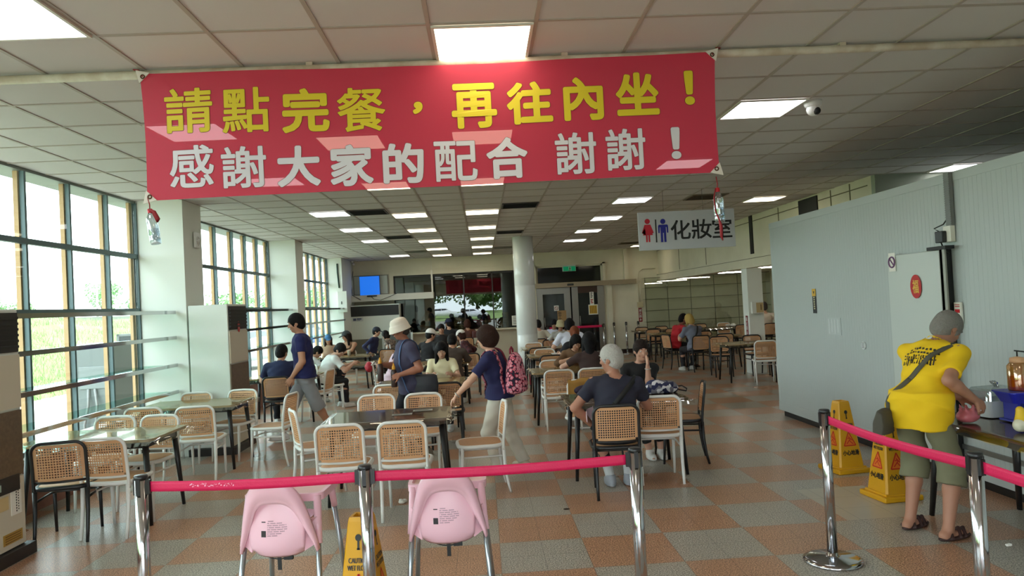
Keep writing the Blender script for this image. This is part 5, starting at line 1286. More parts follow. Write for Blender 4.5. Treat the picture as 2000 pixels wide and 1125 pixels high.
        F2.cut(P_ell(hc+Rh @ face*s, np.array([.082 if hk in ('bob', 'long', 'curly') else .090, .090, .100])*s, Rh))
        if hk == 'bald': F2.cut(P_ell(hc+Rh @ np.array([0, .03, .09])*s, np.array([.085, .105, .075])*s, Rh))
        if hk in ('short', 'bald'):
            for e in (-1, 1): F2.cut(P_ell(hc+Rh @ np.array([e*.092, .012, -.045])*s, np.array([.03, .052, .048])*s, Rh))
        if hk == 'curly': F2.folds(.004, 5)
        me = F2.mesh('hair'); me.materials.append(HAIRM(hcol)); link('hair', me, t)
    if hat:
        kind, hcl = hat; Fh = Field(hc-.24*s, hc+.24*s, vox*.8)
        U, Fw, Rt = Rh[:, 2], Rh[:, 1], Rh[:, 0]
        if kind == 'bucket': Fh.add(P_loft(hc+Rh @ np.array([0, -.008, 0])*s, Rh, np.array([.0, .05, .10, .125, .14])*s, np.array([.100, .097, .086, .070, .03])*s, np.array([.120, .117, .104, .086, .04])*s), .01)
        else: Fh.add(P_ell(hc+Rh @ np.array([0, -.008, .034])*s, np.array([.096, .118, .108])*s, Rh), .01)
        cutz = .030 if kind == 'bucket' else .026
        Fh.keep(lambda X, Y, Z: -((X-hc[0])*U[0]+(Y-hc[1])*U[1]+(Z-hc[2])*U[2]-cutz*s))
        if kind == 'bucket':
            Fh.add(P_loft(hc+U*.0, Rh, np.array([-.022, .055])*s, np.array([.126, .098])*s, np.array([.144, .118])*s), .012)
            Fh.cut(P_ell(hc+Rh @ np.array([0, 0, -.03])*s, np.array([.112, .130, .052])*s, Rh))
        else:
            Fh.add(P_ell(hc+Rh @ np.array([0, .125, .030])*s, np.array([.072, .085, .009])*s, Rh @ rotx(-.18)), .008)
        Fh.cut(P_ell(hc+Rh @ np.array([0, -.006, .022])*s, np.array([.077, .097, .09])*s, Rh))
        me = Fh.mesh('hat'); me.materials.append(cloth(hcl)); link('bucket_hat' if kind == 'bucket' else 'cap', me, t)
    # ---- shirt
    FS = Field(lo, hi, vox); hz = (-.10 if not sit else -.06) if hem is None else hem
    torso(FS, .020 if not sit else .016, hz, .01, .148*s*B*fm, .024 if not sit else .010)
    if not sit:
        for k in 'rl': FS.add(P_ell(hip[k]+Rl[:, 2]*.02, np.array([.106, .120, .15])*s*B**.5, Rl), .03)
        zc_ = pel+Rl[:, 2]*hz*s; nz = Rl[:, 2]; FS.keep(lambda X, Y, Z: -((X-zc_[0])*nz[0]+(Y-zc_[1])*nz[1]+(Z-zc_[2])*nz[2]))
    if not low_neck: FS.add(P_cone(sh['l'], sh['r'], .060*s, .060*s), .05)
    if sleeve > 0:
        for k in 'rl':
            long = sleeve > 1; FS.add(P_cyl(sh[k], el[k] if long else sh[k]+(el[k]-sh[k])*sleeve, .058*s*B**.5*fm, (.052 if long else .061)*s*B**.5*fm), .03)
            if long: FS.add(P_cyl(el[k], el[k]+(wr[k]-el[k])*min(sleeve-1, .95), .052*s, .040*s), .02)
    nk = nb+R @ np.array([0, .02, .045])*s
    FS.cut(P_cone(nb+R @ np.array([0, -.01, 0])*s, nk+R[:, 2]*.1, neck*s, neck*s))
    if low_neck: FS.cut(P_ell(T((0, .10, .47)), np.array([.10, .10, .13])*s, R)); FS.cut(P_ell(T((.18, 0, .47)), np.array([.085, .2, .11])*s, R)); FS.cut(P_ell(T((-.18, 0, .47)), np.array([.085, .2, .11])*s, R))
    FS.folds(.0048 if vox < .012 else .0032, int(abs(x*100)) % 97); sm = FS.mesh('shirt'); sc = shirt if not isinstance(shirt, tuple) or not isinstance(shirt[0], tuple) else shirt
    sm.materials.append(shirt if isinstance(shirt, bpy.types.Material) else cloth(shirt)); link('shirt', sm, t)
    # ---- trousers / shorts
    pk_, pc_ = pants[:2]; xl = pants[2] if len(pants) > 2 else 0; FP = Field(lo, hi, vox)
    zz = np.array([-.135, -.07, 0, .05])*s; FP.add(P_loft(pel, Rl, zz, np.interp(zz, zs, ws), np.interp(zz, zs, ds), .009), .01)
    for k in 'rl':
        wd_ = 1.25 if pk_ in ('shorts', 'wide') else 1.0
        if pk_ == 'shorts':
            b = hip[k]+(kn[k]-hip[k])*1.0; FP.add((P_cone if xl else P_cyl)(hip[k], b, .086*s*B, .070*s*wd_), .03)
            if xl: FP.add(P_cyl(kn[k], kn[k]+(an[k]-kn[k])*xl, .072*s*wd_, .074*s*wd_), .03)
        else:
            FP.add(P_cone(hip[k], kn[k], .090*s*B, .066*s*wd_), .03); FP.add(P_cyl(kn[k], kn[k]+(an[k]-kn[k])*(.97 if pk_ != 'crop' else .72), .064*s*wd_, .050*s*wd_*(1.15 if pk_ == 'wide' else 1)), .02)
    FP.folds(.0050 if vox < .012 else .0035, int(abs(y*77)) % 89); me = FP.mesh('trousers'); me.materials.append(cloth(pc_)); link('shorts' if pk_ == 'shorts' else 'trousers', me, t)
    # ---- shoes
    for k, e in (('r', 1), ('l', -1)):
        A_, fd, fz = ft[k]; sd_ = np.array([fd[1], -fd[0], 0]); g0 = A_-np.array([0, 0, .075*s]); b0 = g0-.16; b1 = g0+.26
        FF = Field(g0-.14-.16*np.abs(fd), g0+.14+.16*np.abs(fd), vox*.7)
        M = np.stack([sd_, fd, np.array([0, 0, 1.])], 1)
        if sandals:
            FF.add(P_ell(g0+fd*.055*s+np.array([0, 0, .012]), np.array([.050, .145, .026])*s, M), .01); FF.keep(lambda X, Y, Z: np.maximum(g0[2]+.002-Z, Z-(g0[2]+.024))+0*X+0*Y)
            for a, b in ((.105, .012), (.06, .022), (-.02, .03)):
                FF.add(P_cone(g0+fd*a*s+sd_*.047*s+np.array([0, 0, .02]), g0+fd*(a+.03)*s+np.array([0, 0, .055+b*.6])*s, .012*s, .012*s), .006); FF.add(P_cone(g0+fd*(a+.03)*s+np.array([0, 0, .055+b*.6])*s, g0+fd*(a-.01)*s-sd_*.047*s+np.array([0, 0, .02]), .012*s, .012*s), .006)
        else:
            FF.add(P_cone(g0+fd*-.038*s+np.array([0, 0, .045*s]), g0+fd*.13*s+np.array([0, 0, .034*s]), .044*s, .041*s), .02); FF.add(P_cone(A_+np.array([0, 0, .01*s]), g0+fd*.01+np.array([0, 0, .04*s]), .047*s, .042*s), .03)
            FF.add(P_ell(g0+fd*.048*s+np.array([0, 0, .016*s]), np.array([.050, .145, .02])*s, M), .01); FF.keep(lambda X, Y, Z: np.maximum(g0[2]+.002-Z, Z-(g0[2]+.105*s))+0*X+0*Y)
        me = FF.mesh('shoe'); me.materials.append(mat('shoe_%d_%d_%d' % shoes, shoes, .6)); link('sandal' if sandals else 'shoe', me, t)
        if sockc: 
            FK = Field(A_-.09, A_+.2, vox*.8); FK.add(P_cyl(kn[k]*.42+an[k]*.58, an[k], .052*s, .042*s), .01); me = FK.mesh('sock'); me.materials.append(cloth(sockc)); link('sock', me, t)
    info = dict(t=t, FS=FS, pel=pel, R=R, s=s, sh=sh, el=el, wr=wr, hd=hd, hc=hc, Rh=Rh, nb=nb, T=T)
    return info
def surf(F, o, d, far=.6):
    """first point outside field F when walking inward from o+d*far"""
    d = nv(d); ts = np.linspace(far, 0, 240); P = np.asarray(o)[None]+d[None]*ts[:, None]; v = F.sample(P)
    i = np.argmax(v < 0); return P[i] if v[i] < 0 else np.asarray(o)+d*.1
def band(info, name, m_, centre, normal, w_=.035, a0=0, a1=2*PI, off=.006, n=64, th=.004):
    """a strap wrapped round the shirt in the plane through centre with the given normal"""
    nn = nv(normal); u = nv(np.cross(nn, (0, 0, 1.0)) if abs(nn[2]) < .95 else np.cross(nn, (0, 1, 0))); v = np.cross(nn, u); q = MB(); rows = []
    for i in range(n+1):
        a = a0+(a1-a0)*i/n; d = u*math.cos(a)+v*math.sin(a); p = surf(info['FS'], centre, d)
        rows.append(p+d*off)
    R_ = np.array(rows); 
    for _ in range(2): R_[1:-1] = (R_[:-2]+2*R_[1:-1]+R_[2:])/4
    q.add([p+nn*w_*e for p in R_ for e in (-.5, .5)], [(2*i, 2*i+1, 2*i+3, 2*i+2) for i in range(n)], True)
    o = q.build(name, m_, info['t']); md = o.modifiers.new('th', 'SOLIDIFY'); md.thickness = th; md.offset = 1
    return o
# ================================================================ people
V1, V2, V3 = .0075, .010, .014
def local(info, p):
    t = info['t']; a = -t.rotation_euler.z; dx, dy = p[0]-t.location.x, p[1]-t.location.y
    return np.array([math.cos(a)*dx-math.sin(a)*dy, math.sin(a)*dx+math.cos(a)*dy, p[2]])
olive, navy = cloth((74, 72, 62)), (34, 38, 84)
# --- man in yellow at the condiment table
p = person('standing man in a yellow T-shirt and olive shorts bending over the side table', 3.00, 4.92, D(-58), 1.68, lean=.60, head=(-.35, .72), rh=(3.30, 4.78, .93, 'w'), lh=(3.34, 5.02, .92, 'w'), rpole=(.25, -.5, -1), rf=(3.07, 4.80, 0, -.25, 'w'), lf=(2.97, 5.07, 0, -.1, 'w'),
    shirt=(240, 196, 18), sleeve=.74, hem=-.17, pants=('shorts', (116, 114, 88), .28), shoes=(58, 34, 32), sandals=True, hair=('short', (132, 128, 122)), skinc=(172, 122, 98), vox=V1, belly=.03, curl=(.9, .9), build=1.03)
T_ = p['T']
band(p, 'bag_strap', mat('olive_webbing', (84, 80, 66), .8), T_((0, 0, .22)), nv(p['R'] @ np.array([.80, .0, -.50])), .036)
F = Field(T_((-.42, -.2, -.35)), T_((-.1, .25, .12)), .01); F.add(P_loft(T_((-.195, -.03, -.20)), rotz(.2) @ roty(.12), np.array([-.11, -.08, .02, .10, .115]), np.array([.035, .055, .06, .04, .02]), np.array([.10, .13, .14, .12, .06])), .01)
me = F.mesh('shoulder_bag'); me.materials.append(mat('olive_bag', (78, 74, 64), .8)); link('shoulder_bag', me, p['t'])
# printed figures across his back
q = MB(); r5 = random.Random(2)
def on_back(u, z, off=.004): return surf(p['FS'], T_((u, 0, z)), -p['R'][:, 1])-p['R'][:, 1]*off
def blot(u, z, w_, h_): q.add([on_back(u-w_/2, z-h_/2), on_back(u+w_/2, z-h_/2), on_back(u+w_/2, z+h_/2), on_back(u-w_/2, z+h_/2)], [(0, 1, 2, 3)])
for i in range(13):
    u = -.135+i*.0185; z = .285+.008*r5.uniform(-1, 1); blot(u, z, .010, .062); blot(u, z+.038, .011, .014); blot(u+.006, z+.012, .012, .010)
for i in range(11): blot(-.12+i*.022, .352+.01*r5.uniform(-1, 1), .016, .014)
for i in range(9): blot(-.10+i*.024, .385+.008*r5.uniform(-1, 1), .016, .018)
q.build('shirt_print', mat('print_dark', (44, 36, 20), .7), p['t'])
# --- navy man walking toward the windows
p = person('tall man in navy T-shirt and grey shorts walking past the window tables', -2.50, 10.15, D(98), 1.79, lean=.06, head=(.05, .22), lh=(-2.62, 9.93, .90, 'w'), rh=(.26, .18, .86), lf=(-2.20, 10.34, .03, .1, 'w'), rf=(-2.84, 10.12, 0, 0, 'w'),
    shirt=(30, 34, 88), sleeve=.55, hem=-.08, pants=('shorts', (150, 152, 156), .22), shoes=(210, 212, 214), hair=('short', (22, 20, 20)), skinc=(190, 138, 110), vox=V1, build=1.08, curl=(.5, .4), lpole=(-.3, -.9, .1))
# --- man in the bucket hat with two sauce bottles
p = person('standing man in a white bucket hat and dark blue tee carrying two brown bottles', -.90, 8.68, D(112), 1.665, lean=.08, head=(.02, .30), lh=(-.99, 8.42, .99, 'w'), rh=(-1.20, 8.52, 1.11, 'w'), lf=(-.74, 8.60, 0, 0, 'w'), rf=(-.98, 8.82, 0, 0, 'w'),
    shirt=(62, 60, 84), sleeve=.66, hem=-.15, pants=('long', (28, 30, 38)), shoes=(120, 110, 96), hair=('short', (70, 62, 58)), hat=('bucket', (232, 222, 208)), skinc=(164, 108, 84), vox=V1, belly=.05, build=1.10, curl=(1.2, 1.2), lpole=(-.35, -.5, -.9))
T_ = p['T']; blue_w = mat('blue_webbing', (72, 98, 140), .8)
band(p, 'bag_strap', blue_w, T_((-.115, 0, .2)), nv(p['R'] @ np.array([1, .12, -.10])), .042)
F = Field(T_((-.42, -.4, -.35)), T_((0, .25, .15)), .009); F.add(P_loft(T_((-.215, -.12, -.05)), rotz(1.2) @ roty(.0), np.array([-.13, -.11, 0, .10, .12]), np.array([.12, .145, .155, .14, .10]), np.array([.03, .05, .06, .045, .02])), .01)
me = F.mesh('shoulder_bag'); me.materials.append(mat('black_bag', (40, 42, 50), .55)); link('shoulder_bag', me, p['t'])
def sauce(loc, label, tilt=0):
    t = empty('sauce_bottle', loc, 0, label, 'bottle', 'brown sauce bottles'); t.rotation_euler = (0, tilt, 0)
    MB().lathe([(.0, -.11), (.034, -.11), (.036, -.10), (.036, .06), (.030, .085), (.018, .095)], (0, 0, 0), 18, False).build('bottle_body', mat('sauce_brown', (56, 34, 32), .3), t)
    MB().lathe([(.020, .095), (.021, .10), (.020, .125), (.012, .14), (.006, .165), (.0, .165)], (0, 0, 0), 14).build('nozzle_cap', mat('cap_orange', (230, 164, 40), .4), t)
t_ = p['t']
def handpt(info, k, a=.075, b=.04):
    n = nv(np.array((-1 if k == 'r' else 1)) * np.array([.8, 0, 0])+np.array([0, .2, -.4])); d = info['hd'][k]; n = nv(n-d*(n@d)); q_ = info['wr'][k]+d*a*info['s']+n*b*info['s']; v = Matrix.Rotation(info['t'].rotation_euler.z, 3, 'Z') @ Vector(q_); return (v.x+info['t'].location.x, v.y+info['t'].location.y, v.z)
hp = handpt(p, 'l'); sauce((hp[0], hp[1], hp[2]+.0), 'brown sauce bottle with yellow cap held at the bucket-hat man\'s waist')
hp = handpt(p, 'r'); sauce((hp[0], hp[1], hp[2]-.06), 'brown sauce bottle with yellow cap in the bucket-hat man\'s outstretched hand')
# --- woman with the floral backpack
p = person('standing woman with floral backpack, navy top and cream trousers touching the table edge', .14, 7.55, D(66), 1.54, lean=.14, side=-.10, head=(.22, .10), lh=(-.35, 7.34, .795, 'w'), rh=(.25, .12, .72), lf=(.10, 7.45, 0, -.1, 'w'), rf=(.36, 7.68, 0, -.25, 'w'),
    shirt=(32, 34, 78), sleeve=.72, hem=-.05, pants=('wide', (218, 212, 196)), shoes=(214, 204, 180), hair=('curly', (52, 34, 28)), skinc=(214, 168, 142), fem=True, vox=V1, curl=(.4, .5), pn=(None, (0, 0, -1)), lpole=(-.5, -.4, -.4), build=1.06)
T_ = p['T']
def floral():
    mt = bpy.data.materials.new('floral_print'); mt.use_nodes = True; nt = mt.node_tree; b = nt.nodes['Principled BSDF']; b.inputs['Roughness'].default_value = .8
    tc = nt.nodes.new('ShaderNodeTexCoord'); v = nt.nodes.new('ShaderNodeTexVoronoi'); v.inputs['Scale'].default_value = 34; n = nt.nodes.new('ShaderNodeTexNoise'); n.inputs['Scale'].default_value = 60
    nt.links.new(tc.outputs['Object'], v.inputs['Vector']); nt.links.new(tc.outputs['Object'], n.inputs['Vector'])
    r = nt.nodes.new('ShaderNodeValToRGB'); e = r.color_ramp.elements; e[0].position = 0; e[0].color = (*lin((226, 190, 200)), 1); e[1].position = .95; e[1].color = (*lin((30, 24, 44)), 1)
    for ps, c in ((.22, (206, 60, 96)), (.36, (236, 176, 190)), (.48, (170, 40, 70)), (.60, (34, 28, 50))): x = e.new(ps); x.color = (*lin(c), 1)
    r.color_ramp.interpolation = 'CONSTANT'
    nt.links.new(mth(nt, 'ADD', mth(nt, 'MULTIPLY', v.outputs[0], .95), mth(nt, 'MULTIPLY', mth(nt, 'SUBTRACT', n.outputs[0], .5), .5)), r.inputs[0]); nt.links.new(r.outputs[0], b.inputs['Base Color']); return mt
flm = floral(); maroon = mat('maroon_webbing', (128, 24, 52), .7)
tb = T_((.02, -.235, .20)); wq = Matrix.Rotation(p['t'].rotation_euler.z, 3, 'Z') @ Vector(tb)
bp = empty('backpack', (p['t'].location.x+wq.x, p['t'].location.y+wq.y, wq.z), p['t'].rotation_euler.z, 'pink and black floral backpack worn by the woman at the brown table', 'backpack')
F = Field((-.2, -.16, -.24), (.2, .16, .24), .008)
F.add(P_loft((0, 0, 0), np.eye(3), np.array([-.19, -.17, -.10, .02, .12, .17, .19]), np.array([.10, .135, .145, .13, .10, .06, .02]), np.array([.05, .08, .09, .08, .065, .04, .015])), .02); F.add(P_loft((0, -.06, -.08), np.eye(3), np.array([-.09, -.07, .03, .06]), np.array([.08, .10, .095, .05]), np.array([.03, .045, .04, .02])), .02)
me = F.mesh('bag_body'); me.materials.append(flm); link('bag_body', me, bp); bp.scale = (1.12, 1.1, 1.12)
MB().tube([(-.035, .03, .175), (-.03, .03, .215), (0, .03, .235), (.03, .03, .215), (.035, .03, .175)], .010, 8).build('top_handle', maroon, bp)
MB().tube([(.05, -.122, -.02), (.05, -.128, -.12)], .005, 6).build('zip_pull', maroon, bp)
for e in (-1, 1): band(p, 'backpack_strap', flm if e < 0 else maroon, T_((e*.095, .0, .26)), nv(p['R'] @ np.array([1, .12*e, .10*e])), .05, off=.007)
band(p, 'watch', mat('silver_band', (190, 190, 190), .3, .8), p['wr']['l']-p['hd']['l']*.02, p['hd']['l'], .014, off=-.02) if False else None
q = MB(); d = p['hd']['l']; c = p['wr']['l']-d*.012; u = nv(np.cross(d, (0, 0, 1))); v = np.cross(d, u); q.tube([c+(u*math.cos(a)+v*math.sin(a))*.029 for a in np.linspace(0, 2*PI, 21)[:-1]], .006, 6, True); q.build('bracelet', mat('silver_band', (190, 186, 180), .3, .8), p['t'])
# --- grey-haired man on the black chair
p = person('seated man with grey hair and dark T-shirt, seen from behind', 1.14, 6.50, D(-4), 1.70, sit=True, lean=.14, side=.06, head=(1.05, .10), lh=(-.205, .10, .60), rh=(.25, .38, .78), lpole=(-1, -.35, .1), lf=(-.04, .25, 0, .1), rf=(.13, .27, 0, -.05),
    shirt=(40, 40, 56), sleeve=.62, pants=('crop', (26, 26, 30)), shoes=(150, 152, 158), sockc=(190, 190, 190), hair=('short', (186, 182, 176)), skinc=(176, 122, 98), vox=V1, build=1.10, belly=.03, curl=(.5, .6))
band(p, 'bag_strap', mat('black_strap', (22, 22, 24), .6), p['T']((0, 0, .26)), nv(p['R'] @ np.array([.76, 0, -.62])), .045)
t = empty('face_mask', (.93, 6.56, .70), D(60), 'pale pink face mask hanging from the grey-haired man\'s forearm', 'mask')
MB().grid(lambda u, v: (-.08+.16*u, .03*math.sin(PI*u)*(1+.3*math.sin(PI*v)), -.05+.10*v+.02*(u-.5)), 14, 10).build('mask_sheet', mat('mask_pink', (236, 206, 212), .8), t)
MB().tube([(.08, 0, .04), (.12, .02, .06), (.13, .03, .02), (.08, 0, -.04)], .002, 5).build('ear_loop', pap, t)
# --- woman in black resting her cheek on her hand
p = person('seated woman in black T-shirt resting her cheek on one hand', 1.71, 8.14, D(180), 1.62, sit=True, lean=.26, side=-.05, head=(.12, .14), lh=(1.775, 7.87, .985, 'w'), rh=(.10, .42, .77), lpole=(.2, .3, -1), rpole=(.6, 0, -.5),
    shirt=(26, 26, 28), sleeve=.58, pants=('crop', (26, 26, 28)), shoes=(226, 222, 216), hair=('short', (38, 28, 24)), skinc=(206, 156, 132), fem=True, vox=V1, curl=(.4, .2), pn=(None, (1, .2, .1)), rf=(-.02, .36, 0), lf=(-.14, .36, 0))
q = MB(); d = p['hd']['l']; c = p['wr']['l']-d*.03; u = nv(np.cross(d, (1, 0, 0))); v = np.cross(d, u); q.tube([c+(u*math.cos(a)+v*math.sin(a))*.030 for a in np.linspace(0, 2*PI, 21)[:-1]], .006, 6, True); q.build('watch', mat('silver_band', (190, 186, 180), .3, .8), p['t'])
# --- window side
person('seated man in navy seen from behind at the window table, leaning forward', -3.21, 11.42, D(6), 1.72, sit=True, lean=.42, head=(-.35, .25), lh=(-.22, .50, .78), rh=(.22, .50, .78), shirt=(26, 34, 72), sleeve=.72, pants=('long', (26, 28, 36)), hair=('short', (24, 22, 22)), vox=V2, build=1.1)
person('person in a white T-shirt slumped sideways over the table behind the walking man', -2.98, 13.33, D(-58), 1.70, sit=True, lean=.62, head=(-.9, .75), lh=(.05, .60, .79), rh=(.22, .52, .79), shirt=(222, 222, 220), sleeve=.70, pants=('long', (28, 28, 32)), hair=('short', (26, 24, 24)), skinc=(204, 158, 134), vox=V2)
person('dark-haired person bent low behind the slumped person in white', -3.62, 14.25, D(-50), 1.60, sit=True, lean=.75, head=(-.4, .7), lh=(.0, .55, .79), rh=(.2, .55, .79), shirt=(214, 214, 216), sleeve=.7, pants=('long', (30, 30, 36)), hair=('short', (22, 20, 20)), vox=V3)
person('woman in a blue cap seated beside the window shelves', -3.74, 17.6, D(-172), 1.52, sit=True, lean=.15, head=(.1, .2), shirt=(206, 170, 146), sleeve=.4, pants=('long', (40, 40, 46)), hair=('long', (60, 40, 32)), hat=('cap', (70, 120, 168)), fem=True, vox=V2, lh=(-.2, .35, .78), rh=(.2, .35, .78))
person('woman in brown tank top and dark cap with her elbow out', -3.28, 17.72, D(168), 1.64, sit=True, lean=.10, head=(-.75, .22), lh=(.02, .36, .77), rh=(.1, .34, .77), lpole=(-1, -.5, .3), shirt=(92, 70, 50), sleeve=0, low_neck=True, pants=('long', (48, 50, 58)), shoes=(196, 194, 190), lf=(.15, .22, 0), hair=('long', (36, 26, 22)), hat=('cap', (58, 62, 66)), skinc=(206, 152, 124), fem=True, vox=V2)
person('person in navy jacket and dark cap behind the tank-top woman', -3.05, 19.9, D(-105), 1.68, sit=True, lean=.25, head=(.1, .2), shirt=(44, 46, 82), sleeve=1.9, pants=('long', (28, 28, 34)), hair=('short', (24, 22, 24)), hat=('cap', (30, 32, 46)), vox=V3)
person('person in a grey patterned shirt beside the hanging white bag', -2.38, 18.9, D(60), 1.56, sit=True, lean=.35, head=(.1, .4), shirt=mat('grey_pattern', (158, 140, 128), .85, noise=(26, (64, 58, 60))), sleeve=.7, pants=('long', (56, 44, 44)), hair=('bob', (26, 22, 22)), fem=True, vox=V3)
person('person in a pale pink shirt and navy shorts beyond the bucket-hat man', -1.58, 12.45, D(-78), 1.60, sit=True, lean=.30, head=(-.1, .4), shirt=(220, 194, 208), sleeve=.8, pants=('shorts', (36, 40, 66), .1), hair=('bob', (30, 24, 24)), fem=True, vox=V2, rh=(.15, .4, .78), lh=(-.12, .42, .78))
person('person in a white cap and black tee behind the bucket-hat man\'s shoulder', -1.20, 15.3, D(-30), 1.68, sit=True, lean=.22, head=(-.5, .2), shirt=(28, 28, 32), sleeve=.7, hair=('short', (24, 22, 22)), hat=('cap', (226, 224, 222)), vox=V2)
person('woman with long black hair and cream top looking down at her table', -.62, 10.72, D(176), 1.60, sit=True, lean=.26, head=(.12, .45), shirt=(232, 222, 184), sleeve=.66, pants=('long', (24, 24, 28)), hair=('long', (22, 20, 22)), skinc=(206, 162, 138), fem=True, vox=V2, rh=(.12, .38, .79), lh=(-.16, .40, .79))
person('broad-backed person in dark brown tee bowed over the crowd\'s table', -.62, 12.78, D(-12), 1.72, sit=True, lean=.50, head=(.2, .5), shirt=(74, 62, 56), sleeve=.75, hair=('short', (22, 20, 20)), vox=V2, build=1.18, rh=(.2, .5, .79), lh=(-.2, .5, .79))
person('person in a white cap and dark red plaid shirt among the crowd', -.36, 15.85, D(80), 1.55, sit=True, lean=.25, head=(.0, .3), shirt=mat('plaid_red', (92, 34, 40), .85, noise=(22, (34, 26, 32))), sleeve=1.6, hair=('bob', (60, 36, 30)), hat=('cap', (224, 220, 216)), fem=True, vox=V3)
person('dark-haired person in black facing the entrance in the crowd', -1.08, 18.75, D(178), 1.70, sit=True, lean=.12, head=(.1, .25), shirt=(34, 30, 32), sleeve=.75, hair=('short', (22, 20, 20)), skinc=(180, 132, 108), vox=V3)
person('person in black shirt and navy cap seen from behind by the serving window', -1.0, 21.46, D(4), 1.84, sit=True, lean=.08, head=(.5, .1), shirt=(26, 26, 32), sleeve=.8, hair=('short', (26, 22, 22)), hat=('cap', (30, 34, 64)), vox=V3)
person('person with brown hair in black and orange shirt by the serving window', -.46, 21.46, D(6), 1.74, sit=True, lean=.10, head=(.1, .1), shirt=mat('black_orange', (30, 28, 32), .85, noise=(3, (120, 60, 36))), sleeve=.8, hair=('bob', (66, 38, 30)), fem=True, vox=V3)
# --- beside and beyond the round column
person('person in cream tee partly hidden by the round column', 1.44, 18.55, D(10), 1.66, sit=True, lean=.2, head=(.2, .2), shirt=(206, 198, 178), sleeve=.75, hair=('short', (24, 20, 20)), vox=V3)
person('person in pale lilac shirt leaning over before the sliding door', 1.92, 19.1, D(160), 1.70, sit=True, lean=.35, head=(.2, .5), shirt=(206, 208, 226), sleeve=.8, hair=('short', (26, 24, 26)), vox=V3)
person('woman in a tan bucket hat facing the entrance beyond the column', 1.86, 17.5, D(176), 1.64, sit=True, lean=.18, head=(.1, .2), shirt=(196, 196, 192), sleeve=.8, hair=('bob', (36, 30, 28)), hat=('bucket', (198, 188, 148)), fem=True, vox=V3)
p = person('broad person in white tee with a black back strap beyond the red-haired woman', 1.86, 15.37, D(6), 1.80, sit=True, lean=.22, head=(-.2, .2), shirt=(216, 218, 232), sleeve=.75, hair=('bob', (20, 18, 20)), vox=V2, build=1.15, lh=(-.3, .4, .79))
band(p, 'bag_strap', mat('black_strap', (22, 22, 24), .6), p['T']((0, 0, .28)), nv(p['R'] @ np.array([.78, 0, -.6])), .06)
person('red-haired woman with a ponytail and black tee seen from behind', 1.66, 12.95, D(8), 1.64, sit=True, lean=.25, head=(-.2, .3), shirt=(28, 28, 34), sleeve=.66, hair=('pony', (122, 66, 40)), skinc=(210, 168, 146), fem=True, vox=V2, lh=(-.26, .40, .79), rh=(.2, .45, .79))
person('person in brown sweater leaning on folded arms facing the entrance', 1.42, 11.36, D(172), 1.62, sit=True, lean=.42, head=(.35, .55), shirt=(112, 82, 56), sleeve=1.25, hair=('bob', (24, 20, 20)), fem=True, vox=V2, rh=(.06, .36, .86), lh=(-.08, .34, .84), rpole=(1, 0, -.4), lpole=(-1, 0, -.4))
person('long-haired woman in dark brown tee with white cuffs seen from behind', 1.46, 9.98, D(0), 1.64, sit=True, lean=.16, head=(-.05, .12), shirt=(62, 44, 42), sleeve=.68, hair=('long', (18, 16, 18)), skinc=(208, 164, 142), fem=True, vox=V2, lh=(-.3, .30, .76), rh=(.25, .35, .78), lpole=(-1, -.5, -.2))
# --- far couple
person('man in a red shirt bent over the far table', 4.55, 17.15, D(-72), 1.76, sit=True, lean=.45, head=(-.3, .35), shirt=(186, 30, 40), sleeve=.75, pants=('shorts', (30, 28, 32), 0), hair=('short', (24, 20, 20)), skinc=(128, 84, 66), shoes=(46, 36, 34), sandals=True, vox=V2, rh=(.1, .5, .80), lh=(-.12, .48, .80))
p = person('person with blonde hair and grey-blue shirt seen from behind at the far table', 4.78, 16.22, D(14), 1.72, sit=True, lean=.34, head=(.2, .3), shirt=(112, 116, 132), sleeve=.75, pants=('long', (40, 38, 44)), hair=('bob', (190, 160, 92)), vox=V2, lh=(-.14, .46, .80), rh=(.14, .48, .80))
band(p, 'bag_strap', mat('black_strap', (22, 22, 24), .6), p['T']((0, 0, .26)), nv(p['R'] @ np.array([.86, 0, -.45])), .04)
person('balding person in white sweater seen from behind past the square pillar', 8.05, 20.38, D(0), 1.90, sit=True, lean=.06, head=(0, .1), shirt=(222, 204, 186), sleeve=1.7, hair=('bald', (70, 62, 58)), vox=V3, build=1.08)
# ================================================================ things on and around the tables
# side table along the cold room with condiments
t = empty('condiment_table', (3.62, 4.55, 0), PI/2, 'dark brown condiment table standing against the cold room', 'table')
link('tabletop', top_d, t); link('apron', TM[1], t); link('plastic_cover', TM[3], t)
for sx, sy in ((1, 1), (-1, 1), (1, -1), (-1, -1)):
    o = link('leg', TM[2], t); o.location = (sx*.49, sy*.29, 0); o.scale = (sx, sy, 1)
t.scale = (1.42, 1.0, 1)
ZT = .755
def box_item(x, y, z=ZT): return (x, y, z)
t = empty('plastic_bag', (3.36, 4.95, ZT), .4, 'crumpled pink plastic bag under the hands of the man in yellow', 'bag')
F = Field((-.12, -.12, -.02), (.12, .12, .15), .006); F.add(P_ell((0, 0, .04), (.085, .065, .05)), .01)
for i in range(7): a = i*.9; F.add(P_cone((.04*math.cos(a), .035*math.sin(a), .06), (.07*math.cos(a), .05*math.sin(a), .095+.012*(i % 3)), .018, .007), .015)
F.folds(.004, 3); F.keep(lambda X, Y, Z: -Z+0*X+0*Y); me = F.mesh('bag_film'); me.materials.append(mat('pink_film', (222, 120, 130), .3)); link('bag_film', me, t)
t = empty('food_container', (3.68, 5.12, ZT), .15, 'white plastic tub with clear domed lid on the condiment table', 'container')
o = rrect(.28, .20, .03, 4); k = len(o); q = MB()
